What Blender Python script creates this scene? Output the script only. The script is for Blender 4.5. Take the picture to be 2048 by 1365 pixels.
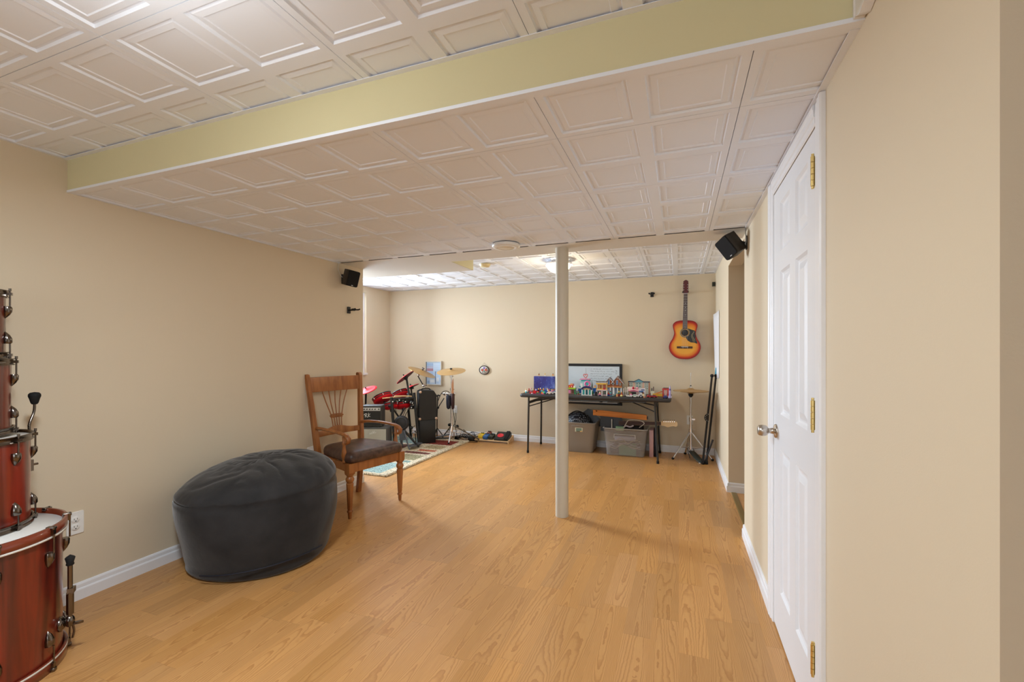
import bpy, math, random
from math import sin, cos, pi, radians, sqrt, atan2
from mathutils import Vector, Matrix, noise
random.seed(7)
for o in list(bpy.data.objects): bpy.data.objects.remove(o)
SC = bpy.context.scene
COL = SC.collection

# ------------------------------------------------------------------ camera, world, light, exposure
F_PX, CY_PX, YAW, EYE = 887.73, 704.51, 0.3595, 1.30
cd = bpy.data.cameras.new('camera'); cam = bpy.data.objects.new('camera', cd); COL.objects.link(cam)
cam.location = (0, 0, EYE); cam.rotation_euler = (pi/2, 0, YAW)
cd.sensor_fit = 'HORIZONTAL'; cd.sensor_width = 36.0; cd.lens = F_PX/2048*36.0
cd.shift_y = (CY_PX-682.5)/2048; cd.clip_start = 0.05
SC.camera = cam
vs = SC.view_settings
vs.view_transform = 'Standard'; vs.look = 'None'; vs.gamma = 1.0; vs.exposure = 0.0
try: vs.use_curve_mapping = False
except Exception: pass
W = bpy.data.worlds.new('world'); SC.world = W; W.use_nodes = True
W.node_tree.nodes['Background'].inputs[0].default_value = (0.85, 0.93, 1.0, 1)
W.node_tree.nodes['Background'].inputs[1].default_value = 3.0

# room measures (metres, camera stands at x=0 y=0)
XL, XR, XFL = -2.956, 0.432, -4.435        # near left wall, right wall, far left wall
YF, YS, YB = 1.338, 3.295, 6.116           # face of dropped ceiling, its far edge, back wall
ZS, ZC = 2.125, 2.292                      # dropped and full ceiling heights
YLE, YBAND = 3.63, 3.60                    # end of near left wall, far side of bulkhead
XBOX, YBOX = -1.95, 4.06                   # duct box in the far room
YR0, YR1, YR2 = 0.844, 3.50, 4.57          # right wall start, opening start / end
WY0, WY1, WZ0, WZ1 = 4.25, 5.52, 0.985, 2.20   # window in far left wall
NX1, NY0 = 2.6, -2.7                       # near room extents
HX1 = 1.9

def area(name, loc, rot, sx, sy, power, color=(1, 1, 1), spread=pi):
    l = bpy.data.lights.new(name, 'AREA'); l.shape = 'RECTANGLE'; l.size = sx; l.size_y = sy
    l.energy = power; l.color = color; l.spread = spread
    o = bpy.data.objects.new(name, l); COL.objects.link(o); o.location = loc; o.rotation_euler = rot
    return o
def point(name, loc, power, color, r=0.08):
    l = bpy.data.lights.new(name, 'POINT'); l.energy = power; l.color = color; l.shadow_soft_size = r
    o = bpy.data.objects.new(name, l); COL.objects.link(o); o.location = loc
    return o
WIN_W, NEAR_W, LAMP_W = 380, 1, 6
# daylight through the window of the far room
area('window_daylight', (XFL-1.0, 5.12, 2.15), (0, -pi/2, radians(-12)), 1.9, 1.15, WIN_W, (0.73, 0.86, 1.0), radians(140))
# soft fill light added behind the camera, shining in through an added window
area('near_fill_light', (-0.6, NY0-0.16, 1.35), (pi/2, 0, 0), 2.9, 1.5, NEAR_W, (0.78, 0.88, 1.0))

# ------------------------------------------------------------------ materials
MATS = {}
def mat(name, col=(.5, .5, .5), rough=.5, metal=0., spec=.5, emit=None, es=0., trans=0., ior=1.45, coat=0., sheen=0., bump=None, var=None):
    if name in MATS: return MATS[name]
    m = bpy.data.materials.new(name); m.use_nodes = True; nt = m.node_tree; b = nt.nodes['Principled BSDF']
    b.inputs['Base Color'].default_value = (*col, 1); b.inputs['Roughness'].default_value = rough
    b.inputs['Metallic'].default_value = metal; b.inputs['Specular IOR Level'].default_value = spec
    b.inputs['Transmission Weight'].default_value = trans; b.inputs['IOR'].default_value = ior
    b.inputs['Coat Weight'].default_value = coat; b.inputs['Sheen Weight'].default_value = sheen
    if emit: b.inputs['Emission Color'].default_value = (*emit, 1); b.inputs['Emission Strength'].default_value = es
    if bump or var:
        tc = nt.nodes.new('ShaderNodeTexCoord')
    if bump:                                    # (scale, strength, distance)
        n = nt.nodes.new('ShaderNodeTexNoise'); n.inputs['Scale'].default_value = bump[0]; n.inputs['Detail'].default_value = 3
        bp = nt.nodes.new('ShaderNodeBump'); bp.inputs['Strength'].default_value = bump[1]; bp.inputs['Distance'].default_value = bump[2]
        nt.links.new(tc.outputs['Object'], n.inputs['Vector']); nt.links.new(n.outputs['Fac'], bp.inputs['Height'])
        nt.links.new(bp.outputs['Normal'], b.inputs['Normal'])
    if var:                                     # (scale vec, col2, lo, hi)
        mp = nt.nodes.new('ShaderNodeMapping'); mp.inputs['Scale'].default_value = var[0]
        n2 = nt.nodes.new('ShaderNodeTexNoise'); n2.inputs['Scale'].default_value = 1; n2.inputs['Detail'].default_value = 4
        mr = nt.nodes.new('ShaderNodeMapRange'); mr.inputs['From Min'].default_value = var[2]; mr.inputs['From Max'].default_value = var[3]
        mx = nt.nodes.new('ShaderNodeMix'); mx.data_type = 'RGBA'
        mx.inputs[6].default_value = (*col, 1); mx.inputs[7].default_value = (*var[1], 1)
        nt.links.new(tc.outputs['Object'], mp.inputs['Vector']); nt.links.new(mp.outputs['Vector'], n2.inputs['Vector'])
        nt.links.new(n2.outputs['Fac'], mr.inputs['Value']); nt.links.new(mr.outputs['Result'], mx.inputs[0])
        nt.links.new(mx.outputs[2], b.inputs['Base Color'])
    MATS[name] = m
    return m
def srgb(r, g, b):
    f = lambda c: (c/255/12.92 if c/255 <= .04045 else ((c/255+.055)/1.055)**2.4)
    return (f(r), f(g), f(b))
def S(name, r, g, b, rough=.5, **k): return mat(name, srgb(r, g, b), rough, **k)

wallm = S('wall_paint', 219, 204, 178, .55, spec=.35, bump=(260, .10, .002))
beamm = S('beam_paint', 221, 213, 172, .6, spec=.35, bump=(260, .10, .002))
ceilm = mat('ceiling_tile', (.86, .90, .975), .6, spec=.3, bump=(420, .12, .001))
gapm = S('tile_gap', 60, 52, 46, .9)
bandm = S('bulkhead_paint', 226, 223, 216, .6, bump=(260, .08, .002))
trimm = S('white_trim', 236, 236, 238, .35)
doorm = S('door_paint', 232, 233, 236, .38, bump=(90, .04, .002))
whitep = S('white_plastic', 238, 237, 232, .4)
blackp = S('black_plastic', 26, 25, 25, .45)
blackm = S('black_metal', 22, 21, 21, .35, spec=.6)
darkg = S('dark_grey', 58, 58, 62, .5)
rubber = S('rubber', 18, 18, 18, .8)
chrome = S('chrome', 225, 225, 228, .16, metal=1.)
blackchrome = S('black_chrome', 120, 112, 105, .2, metal=1.)
brass = S('brass', 232, 206, 136, .32, metal=1.)
nickel = S('satin_nickel', 190, 182, 172, .3, metal=1.)
cymb = S('cymbal_bronze', 196, 160, 108, .42, metal=.7)
silver = S('silver_panel', 205, 205, 205, .35, metal=.4)
redp = S('red_pad', 206, 14, 30, .55, spec=.3)
paper = S('paper', 240, 240, 242, .6)

def floor_material():
    m = bpy.data.materials.new('oak_laminate'); m.use_nodes = True; nt = m.node_tree; b = nt.nodes['Principled BSDF']
    N = nt.nodes.new; L = nt.links.new
    def math_(op, a, b_=None, c=None):
        n = N('ShaderNodeMath'); n.operation = op
        for i, v in enumerate((a, b_, c)):
            if v is None: continue
            if isinstance(v, (int, float)): n.inputs[i].default_value = v
            else: L(v, n.inputs[i])
        return n.outputs[0]
    tc = N('ShaderNodeTexCoord'); sp = N('ShaderNodeSeparateXYZ'); L(tc.outputs['Object'], sp.inputs[0])
    x, y = sp.outputs[0], sp.outputs[1]
    SW = 0.1205
    xs = math_('DIVIDE', x, SW); ix = math_('FLOOR', xs); fx = math_('SUBTRACT', xs, ix)
    wn = N('ShaderNodeTexWhiteNoise'); wn.noise_dimensions = '1D'; L(ix, wn.inputs['W'])
    yo = math_('MULTIPLY_ADD', wn.outputs['Value'], 5.0, y)
    ys = math_('DIVIDE', yo, 0.62); iy = math_('FLOOR', ys); fy = math_('SUBTRACT', ys, iy)
    pid = math_('ADD', math_('MULTIPLY', ix, 17.13), math_('MULTIPLY', iy, 5.71))
    w2 = N('ShaderNodeTexWhiteNoise'); w2.noise_dimensions = '1D'; L(pid, w2.inputs['W'])
    rnd = w2.outputs['Value']
    w3 = N('ShaderNodeTexWhiteNoise'); w3.noise_dimensions = '1D'; L(math_('ADD', pid, 3.7), w3.inputs['W'])
    # cathedral grain : contour lines of a stretched smooth noise, own offset for each strip
    cv = N('ShaderNodeCombineXYZ'); L(math_('MULTIPLY', x, 8.5), cv.inputs[0])
    L(math_('MULTIPLY', y, 1.0), cv.inputs[1]); L(math_('MULTIPLY', w3.outputs['Value'], 40.0), cv.inputs[2])
    n1 = N('ShaderNodeTexNoise'); n1.inputs['Scale'].default_value = 1; n1.inputs['Detail'].default_value = 1.2; n1.inputs['Roughness'].default_value = .35
    L(cv.outputs[0], n1.inputs['Vector'])
    cen = math_('ABSOLUTE', math_('SUBTRACT', fx, .5))
    ph = math_('ADD', math_('MULTIPLY', n1.outputs['Fac'], 19.0), math_('MULTIPLY', math_('MULTIPLY', cen, cen), 22.0))
    wob = N('ShaderNodeTexNoise'); wob.inputs['Scale'].default_value = 30; wob.inputs['Detail'].default_value = 2; L(tc.outputs['Object'], wob.inputs['Vector'])
    ph = math_('ADD', ph, math_('MULTIPLY', wob.outputs['Fac'], .7))
    fr = math_('FRACT', ph)
    mr = N('ShaderNodeMapRange'); mr.interpolation_type = 'SMOOTHSTEP'
    L(fr, mr.inputs['Value']); mr.inputs['From Min'].default_value = .45; mr.inputs['From Max'].default_value = .98
    line = mr.outputs['Result']
    # fine pores
    pv = N('ShaderNodeMapping'); pv.inputs['Scale'].default_value = (260, 9, 1); L(tc.outputs['Object'], pv.inputs['Vector'])
    n2 = N('ShaderNodeTexNoise'); n2.inputs['Scale'].default_value = 1; n2.inputs['Detail'].default_value = 2; L(pv.outputs[0], n2.inputs['Vector'])
    g = math_('ADD', math_('MULTIPLY', line, .42), math_('MULTIPLY', n2.outputs['Fac'], .42))
    mx = N('ShaderNodeMix'); mx.data_type = 'RGBA'; mx.inputs[6].default_value = (*srgb(209, 159, 101), 1); mx.inputs[7].default_value = (*srgb(158, 104, 56), 1)
    L(g, mx.inputs[0])
    tone = math_('MULTIPLY_ADD', rnd, .20, .90)
    # end joints and plank seams
    ej = math_('LESS_THAN', fy, .0035)
    hs = N('ShaderNodeHueSaturation'); L(mx.outputs[2], hs.inputs['Color'])
    L(math_('SUBTRACT', tone, math_('MULTIPLY', ej, .18)), hs.inputs['Value'])
    L(math_('MULTIPLY_ADD', w3.outputs['Value'], .06, .99), hs.inputs['Saturation'])
    L(hs.outputs[0], b.inputs['Base Color'])
    b.inputs['Roughness'].default_value = .34; b.inputs['Specular IOR Level'].default_value = .45
    bp = N('ShaderNodeBump'); bp.inputs['Strength'].default_value = .08; bp.inputs['Distance'].default_value = .001; L(g, bp.inputs['Height'])
    L(bp.outputs[0], b.inputs['Normal'])
    return m
floorm = floor_material()

def wood(name, c1, c2, rough, axis=2, s=1., coat=0., sc=(38, 38, 3)):
    m = bpy.data.materials.new(name); m.use_nodes = True; nt = m.node_tree; b = nt.nodes['Principled BSDF']
    tc = nt.nodes.new('ShaderNodeTexCoord'); mp = nt.nodes.new('ShaderNodeMapping')
    v = list(sc); v[2], v[axis] = v[axis], v[2]
    mp.inputs['Scale'].default_value = v
    n = nt.nodes.new('ShaderNodeTexNoise'); n.inputs['Scale'].default_value = s; n.inputs['Detail'].default_value = 5; n.inputs['Distortion'].default_value = .6
    cr = nt.nodes.new('ShaderNodeValToRGB'); cr.color_ramp.elements[0].position = .34; cr.color_ramp.elements[1].position = .66
    cr.color_ramp.elements[0].color = (*srgb(*c1), 1); cr.color_ramp.elements[1].color = (*srgb(*c2), 1)
    nt.links.new(tc.outputs['Object'], mp.inputs[0]); nt.links.new(mp.outputs[0], n.inputs['Vector'])
    nt.links.new(n.outputs['Fac'], cr.inputs[0]); nt.links.new(cr.outputs[0], b.inputs['Base Color'])
    b.inputs['Roughness'].default_value = rough; b.inputs['Coat Weight'].default_value = coat; b.inputs['Coat Roughness'].default_value = .12
    MATS[name] = m
    return m
chairw = wood('chair_oak', (138, 80, 36), (172, 108, 54), .35, sc=(22, 22, 2.2))
drumw = wood('stained_drum_shell', (58, 18, 11), (150, 46, 24), .28, coat=.8, sc=(14, 14, 1.1))
orangew = wood('orange_pine', (196, 112, 36), (226, 146, 62), .45, axis=0, sc=(30, 30, 2))
palew = wood('pale_pine', (214, 172, 118), (236, 202, 156), .5, axis=0, sc=(30, 30, 2))
mapl = S('maple_neck', 232, 200, 152, .4)
rosew = S('rosewood', 66, 38, 26, .5)

# ------------------------------------------------------------------ mesh building
class MB:
    def __init__(s): s.v = []; s.f = []; s.m = []; s.sm = []; s.mats = []; s.off = Vector((0, 0, 0))
    def mi(s, m):
        if m not in s.mats: s.mats.append(m)
        return s.mats.index(m)
    def add(s, vs, fs, m, smooth=False, T=None):
        b = len(s.v); k = s.mi(m)
        for p in vs:
            p = Vector(p)
            s.v.append(T @ p if T else p)
        for f in fs: s.f.append([b+i for i in f]); s.m.append(k); s.sm.append(smooth)
        return s
    def box(s, a, b, m, T=None):
        x0, y0, z0 = a; x1, y1, z1 = b
        vs = [(x0, y0, z0), (x1, y0, z0), (x1, y1, z0), (x0, y1, z0), (x0, y0, z1), (x1, y0, z1), (x1, y1, z1), (x0, y1, z1)]
        return s.add(vs, [(0, 3, 2, 1), (4, 5, 6, 7), (0, 1, 5, 4), (1, 2, 6, 5), (2, 3, 7, 6), (3, 0, 4, 7)], m, False, T)
    def cbox(s, c, d, m, T=None):
        return s.box([c[i]-d[i]/2 for i in range(3)], [c[i]+d[i]/2 for i in range(3)], m, T)
    def rbox(s, c, d, r, m, T=None, seg=4, ax=2):
        # box with rounded vertical edges (around axis ax), slightly eased ends
        i, j = [k for k in range(3) if k != ax]
        pts = []
        for qx, qy, a0 in ((1, 1, 0), (-1, 1, 90), (-1, -1, 180), (1, -1, 270)):
            for t in range(seg+1):
                a = radians(a0+90*t/seg)
                pts.append((qx*(d[i]/2-r)+r*cos(a), qy*(d[j]/2-r)+r*sin(a)))
        e = min(r*.4, d[ax]*.2)
        rings = []
        for h, sc in ((-d[ax]/2, e), (-d[ax]/2+e, 0), (d[ax]/2-e, 0), (d[ax]/2, e)):
            ring = []
            for (px, py) in pts:
                p = [0, 0, 0]; p[i] = c[i]+px*(1-sc/(d[i]/2)); p[j] = c[j]+py*(1-sc/(d[j]/2)); p[ax] = c[ax]+h
                ring.append(tuple(p))
            rings.append(ring)
        return s.loft(rings, m, True, True, T)
    def loft(s, rings, m, smooth=True, caps=True, T=None, closed=True):
        n = len(rings[0]); vs = [p for r in rings for p in r]; fs = []
        for k in range(len(rings)-1):
            for i in range(n if closed else n-1):
                j = (i+1) % n; fs.append((k*n+i, k*n+j, (k+1)*n+j, (k+1)*n+i))
        s.add(vs, fs, m, smooth, T)
        if caps and closed:
            s.add(rings[0], [tuple(range(n))[::-1]], m, False, T); s.add(rings[-1], [tuple(range(n))], m, False, T)
        return s
    def lathe(s, prof, m, seg=24, T=None, smooth=True, caps=True, a0=0., a1=2*pi):
        rings = []
        for r, z in prof:
            rings.append([(max(r, 1e-5)*cos(a0+(a1-a0)*i/seg), max(r, 1e-5)*sin(a0+(a1-a0)*i/seg), z) for i in range(seg)])
        return s.loft(rings, m, smooth, caps, T)
    def cyl(s, p, q, r, m, r2=None, seg=12, T=None, smooth=True):
        p = Vector(p); q = Vector(q); d = q-p; L = d.length
        if L < 1e-7: return s
        R = d.to_track_quat('Z', 'Y').to_matrix().to_4x4(); A = Matrix.Translation(p) @ R
        if T: A = T @ A
        return s.lathe([(r, 0), (r if r2 is None else r2, L)], m, seg, A, smooth)
    def tube(s, pts, r, m, seg=8, T=None, res=6, spline=True):
        P = [Vector(p) for p in pts]
        if spline and len(P) > 2:
            Q = []
            for i in range(len(P)-1):
                p0 = P[max(i-1, 0)]; p1 = P[i]; p2 = P[i+1]; p3 = P[min(i+2, len(P)-1)]
                for t in range(res):
                    u = t/res
                    Q.append(.5*((2*p1)+(p2-p0)*u+(2*p0-5*p1+4*p2-p3)*u*u+(3*p1-p0-3*p2+p3)*u**3))
            Q.append(P[-1]); P = Q
        rings = []; up = Vector((0, 0, 1)); n = len(P)
        d0 = (P[1]-P[0]).normalized()
        side = d0.cross(up)
        if side.length < .05: side = d0.cross(Vector((1, 0, 0)))
        side.normalize()
        for i, p in enumerate(P):
            d = (P[min(i+1, n-1)]-P[max(i-1, 0)])
            if d.length < 1e-9: d = d0
            d.normalize()
            side = (side-d*side.dot(d))
            if side.length < 1e-6: side = d.orthogonal()
            side.normalize(); w = d.cross(side)
            rr = r(i/(n-1)) if callable(r) else r
            rings.append([tuple(p+side*rr*cos(2*pi*k/seg)+w*rr*sin(2*pi*k/seg)) for k in range(seg)])
        return s.loft(rings, m, True, True, T)
    def sphere(s, c, r, m, seg=16, T=None, sc=(1, 1, 1)):
        rings = []
        for k in range(1, 9):
            a = -pi/2+pi*k/9
            rings.append([(c[0]+r*sc[0]*cos(a)*cos(2*pi*i/seg), c[1]+r*sc[1]*cos(a)*sin(2*pi*i/seg), c[2]+r*sc[2]*sin(a)) for i in range(seg)])
        return s.loft(rings, m, True, True, T)
    def prism(s, poly, h0, h1, m, ax=2, T=None, smooth=False):
        # poly of 2D points, extruded along axis ax
        i, j = [k for k in range(3) if k != ax]
        def ring(h):
            out = []
            for a, b in poly:
                p = [0, 0, 0]; p[i] = a; p[j] = b; p[ax] = h; out.append(tuple(p))
            return out
        return s.loft([ring(h0), ring(h1)], m, smooth, True, T)
    def torus(s, c, R, r, m, seg=28, T=None, n=10, sc=(1, 1)):
        vs = []; fs = []
        for i in range(seg):
            a = 2*pi*i/seg
            for k in range(n):
                b = 2*pi*k/n
                vs.append((c[0]+(R*sc[0]+r*cos(b))*cos(a), c[1]+(R*sc[1]+r*cos(b))*sin(a), c[2]+r*sin(b)))
        for i in range(seg):
            for k in range(n):
                fs.append((i*n+k, ((i+1) % seg)*n+k, ((i+1) % seg)*n+(k+1) % n, i*n+(k+1) % n))
        return s.add(vs, fs, m, True, T)
    def build(s, name, parent=None, loc=(0, 0, 0), rot=0., label=None, cat=None, group=None, kind=None, bevel=0., subdiv=0):
        me = bpy.data.meshes.new(name); me.from_pydata([tuple(v) for v in s.v], [], s.f)
        for m in s.mats: me.materials.append(m)
        for p, k, sm in zip(me.polygons, s.m, s.sm): p.material_index = k; p.use_smooth = sm
        me.update()
        import bmesh
        bm = bmesh.new(); bm.from_mesh(me); bmesh.ops.recalc_face_normals(bm, faces=bm.faces[:]); bm.to_mesh(me); bm.free()
        o = bpy.data.objects.new(name, me); COL.objects.link(o); o.location = loc
        o.rotation_euler = (0, 0, rot) if isinstance(rot, (int, float)) else rot
        if parent: o.parent = parent
        tag(o, label, cat, group, kind)
        if bevel:
            b = o.modifiers.new('bevel', 'BEVEL'); b.width = bevel; b.segments = 2; b.limit_method = 'ANGLE'; b.angle_limit = radians(40)
        if subdiv:
            b = o.modifiers.new('sub', 'SUBSURF'); b.levels = subdiv; b.render_levels = subdiv
        return o
def tag(o, label=None, cat=None, group=None, kind=None):
    if label: o['label'] = label
    if cat: o['category'] = cat
    if group: o['group'] = group
    if kind: o['kind'] = kind
    return o
def thing(name, label, cat, loc=(0, 0, 0), rot=0., group=None):
    o = bpy.data.objects.new(name, None); COL.objects.link(o); o.empty_display_size = .1
    o.location = loc; o.rotation_euler = (0, 0, rot) if isinstance(rot, (int, float)) else rot
    return tag(o, label, cat, group)
def dup(root, loc, rot=0., label=None, group=None):
    r = root.copy(); COL.objects.link(r); r.location = loc; r.rotation_euler = (0, 0, rot) if isinstance(rot, (int, float)) else rot
    if label: r['label'] = label
    if group: r['group'] = group
    for ch in list(root.children):
        c = ch.copy(); COL.objects.link(c); c.parent = r
        for g in list(ch.children):
            d = g.copy(); COL.objects.link(d); d.parent = c
    return r
def frame(org, xdir, zdir=(0, 0, 1)):
    z = Vector(zdir).normalized(); x = Vector(xdir); x = (x-z*x.dot(z)).normalized(); y = z.cross(x)
    M4 = Matrix.Identity(4)
    for i in range(3): M4[i][0] = x[i]; M4[i][1] = y[i]; M4[i][2] = z[i]; M4[i][3] = org[i]
    return M4
def struct(mb, name, **k): return mb.build(name, kind='structure', **k)
T0 = Matrix.Translation
def script_text(s, parent, name, size, M4, m, shear=.3, label=None):
    cu = bpy.data.curves.new(name, 'FONT'); cu.body = s; cu.size = size; cu.extrude = .0012; cu.shear = shear; cu.align_x = 'CENTER'
    cu.materials.append(m)
    o = bpy.data.objects.new(name, cu); COL.objects.link(o); o.parent = parent; o.matrix_local = M4
    if label: o['label'] = label
    return o

# ================================================================== the room shell
TH = .11
# floor
struct(MB().box((XFL-.2, NY0-.2, -.08), (NX1+.2, YB+.2, 0), floorm), 'floor')
# left wall of the near room, with its end corner
struct(MB().box((XL-TH, NY0, 0), (XL, YLE, ZC+.05), wallm), 'wall_left')
struct(MB().box((XFL-TH, YLE-TH, 0), (XL-TH, YLE, ZC+.05), wallm), 'wall_left_return')
# far left wall with window hole
w = MB()
w.box((XFL-TH, YLE, 0), (XFL, WY0, ZC+.05), wallm); w.box((XFL-TH, WY1, 0), (XFL, YB, ZC+.05), wallm)
w.box((XFL-TH, WY0, 0), (XFL, WY1, WZ0), wallm); w.box((XFL-TH, WY0, WZ1), (XFL, WY1, ZC+.05), wallm)
struct(w, 'wall_far_left')
# the window
win = thing('window_1', None, None, (XFL, (WY0+WY1)/2, WZ0)); win['kind'] = 'structure'
hy, hh = (WY1-WY0)/2, WZ1-WZ0
fr = MB()
for a, b in (((-.09, -hy, 0), (-.03, -hy+.05, hh)), ((-.09, hy-.05, 0), (-.03, hy, hh)), ((-.09, -hy+.05, 0), (-.03, hy-.05, .05)),
             ((-.09, -hy+.05, hh-.05), (-.03, hy-.05, hh)), ((-.085, -hy+.05, hh/2-.02), (-.035, hy-.05, hh/2+.02))): fr.box(a, b, trimm)
fr.build('window_frame', win)
glassm = bpy.data.materials.new('window_glass'); glassm.use_nodes = True
_nt = glassm.node_tree; _nt.nodes.clear(); _o = _nt.nodes.new('ShaderNodeOutputMaterial'); _m = _nt.nodes.new('ShaderNodeMixShader'); _t = _nt.nodes.new('ShaderNodeBsdfTransparent'); _g = _nt.nodes.new('ShaderNodeBsdfGlossy')
_g.inputs['Roughness'].default_value = .02; _m.inputs[0].default_value = .06; _nt.links.new(_t.outputs[0], _m.inputs[1]); _nt.links.new(_g.outputs[0], _m.inputs[2]); _nt.links.new(_m.outputs[0], _o.inputs[0])
MB().box((-.062, -hy+.05, .05), (-.058, hy-.05, hh-.05), glassm).build('window_pane', win)
MB().box((-.03, -hy-.03, -.03), (.03, hy, -.001), trimm).build('window_sill', win)
# back wall
struct(MB().box((XFL-TH, YB, 0), (HX1, YB+TH, ZC+.05), wallm), 'wall_back')
# right wall: near part with door hole, far part
DY0, DY1, DZ = 1.735, 2.440, 2.055
w = MB()
w.box((XR, YR0, 0), (XR+TH, DY0, ZC+.05), wallm); w.box((XR, DY1, 0), (XR+TH, YR1, ZC+.05), wallm); w.box((XR, DY0, DZ), (XR+TH, DY1, ZC+.05), wallm)
struct(w, 'wall_right')
struct(MB().box((XR+TH, YR0, 0), (NX1, YR0+TH, ZC+.05), beamm), 'wall_near_return')
struct(MB().box((XR, YR2, 0), (XR+TH, YB, ZC+.05), wallm), 'wall_far_right')
struct(MB().box((XR+TH, YR2, 0), (HX1, YR2+TH, ZC+.05), wallm), 'wall_hall_back')
struct(MB().box((HX1, YR1-.6, 0), (HX1+TH, YB+TH, ZC+.05), wallm), 'wall_hall_right')
struct(MB().box((XR+TH, YR1-.6-TH, 0), (HX1+TH, YR1-.6, ZC+.05), wallm), 'wall_hall_front')
# near room walls behind the camera
struct(MB().box((NX1, NY0, 0), (NX1+TH, YR0+TH, ZC+.05), wallm), 'wall_near_right')
w = MB(); a0, a1, b0, b1 = -2.1, .9, .58, 2.12
w.box((XL-TH, NY0-TH, 0), (a0, NY0, ZC+.05), wallm); w.box((a1, NY0-TH, 0), (NX1+TH, NY0, ZC+.05), wallm)
w.box((a0, NY0-TH, 0), (a1, NY0, b0), wallm); w.box((a0, NY0-TH, b1), (a1, NY0, ZC+.05), wallm)
struct(w, 'wall_front')
win = thing('added_window', None, None, ((a0+a1)/2, NY0, b0)); win['kind'] = 'structure'  # unseen window, added as the opening for the near fill light
fr = MB(); hx = (a1-a0)/2; hh = b1-b0
fr.box((-hx, -.09, 0), (-hx+.05, -.03, hh), trimm); fr.box((hx-.05, -.09, 0), (hx, -.03, hh), trimm); fr.box((-hx+.05, -.09, 0), (hx-.05, -.03, .05), trimm); fr.box((-hx+.05, -.09, hh-.05), (hx-.05, -.03, hh), trimm); fr.box((-.03, -.085, .05), (.03, -.035, hh-.05), trimm)
fr.build('window_frame', win)
MB().box((-hx+.05, -.062, .05), (hx-.05, -.058, hh-.05), glassm).build('window_pane', win)

# dropped ceiling: face, flat band (bulkhead) and the duct box
struct(MB().box((XL, YF, ZS+.0105), (XR, YF+.02, ZC), beamm), 'wall_beam_face')
b = MB(); b.box((XL, YS+.002, ZS), (XR, YBAND, ZC), bandm)
struct(b, 'trim_1')
b = MB(); b.box((XFL, YLE, ZS), (XBOX, YBOX, ZC), bandm)
b.box((XL+.001, YBAND, ZS), (XBOX, YLE, ZC), bandm)
b.box((XBOX, YBAND+.001, ZS+.001), (XBOX+.006, YBOX, ZC), beamm)
struct(b, 'trim_2')
# white corner cover left on the wall near the beam
cvb = MB(); cvb.prism([(1.20, ZC), (1.331, ZC), (1.331, 2.132), (1.30, 2.118), (1.27, 2.128)], XR-.024, XR-.001, trimm, ax=0)
cvb.box((XR-.026, 1.326, 2.128), (XR-.001, 1.337, ZC), trimm)
struct(cvb, 'trim_3', bevel=.002)

# coffered ceiling tiles ---------------------------------------------------------
G = .3155
def tiled_ceiling(name, x0, x1, y0, y1, z, gx, gy, holes=()):
    """panels one grid cell each, clipped to the room; grooves between every second cell"""
    mb = MB()
    mb.box((x0, y0, z+.016), (x1, y1, z+.030), gapm)
    def lines(a0, a1, g):
        k0 = math.ceil((a0-g)/G-1e-6); out = [(a0, None)]
        k = k0
        while g+k*G < a1-1e-6:
            if g+k*G > a0+1e-6: out.append((g+k*G, k))
            k += 1
        out.append((a1, None)); return out
    lx = lines(x0, x1, gx); ly = lines(y0, y1, gy)
    for i in range(len(lx)-1):
        for j in range(len(ly)-1):
            (ax, ka), (bx, kb) = lx[i], lx[i+1]; (ay, kc), (by, kd) = ly[j], ly[j+1]
            if (ax+bx)/2 < XBOX and (ay+by)/2 < YBOX and name == 'far': pass
            g0 = .0011 if (ka is not None and ka % 2 == 0) else 0.; g1 = .0011 if (kb is not None and kb % 2 == 0) else 0.
            h0 = .0011 if (kc is not None and kc % 2 == 0) else 0.; h1 = .0011 if (kd is not None and kd % 2 == 0) else 0.
            X0, X1, Y0, Y1 = ax+g0, bx-g1, ay+h0, by-h1
            # insets measured from the whole cell so cut cells look cut
            cx0 = bx-G if ka is None else ax; cx1 = ax+G if kb is None else bx
            cy0 = by-G if kc is None else ay; cy1 = ay+G if kd is None else by
            if ka is None and kb is None: cx0, cx1 = ax, bx
            rings = []
            for ins, dz in ((None, .0), (.027, .0), (.031, .0085), (.036, .0085), (.043, .0045), (.061, .0028), (.064, .0058)):
                if ins is None: q = (X0, X1, Y0, Y1)
                else: q = (max(cx0+ins, X0), min(cx1-ins, X1), max(cy0+ins, Y0), min(cy1-ins, Y1))
                if q[1]-q[0] < .004 or q[3]-q[2] < .004: break
                rings.append([(q[0], q[2], z+dz), (q[1], q[2], z+dz), (q[1], q[3], z+dz), (q[0], q[3], z+dz)])
            n = len(rings); vs = [p for r in rings for p in r]; fs = []
            for k in range(n-1):
                for t in range(4): fs.append((k*4+t, k*4+(t+1) % 4, (k+1)*4+(t+1) % 4, (k+1)*4+t))
            fs.append(tuple((n-1)*4+t for t in range(4)))
            # skirts up into the gap
            vs += [(p[0], p[1], z+.016) for p in rings[0]]; b0 = n*4
            for t in range(4): fs.append((t, (t+1) % 4, b0+(t+1) % 4, b0+t))
            mb.add(vs, fs, ceilm)
    return mb
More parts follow.
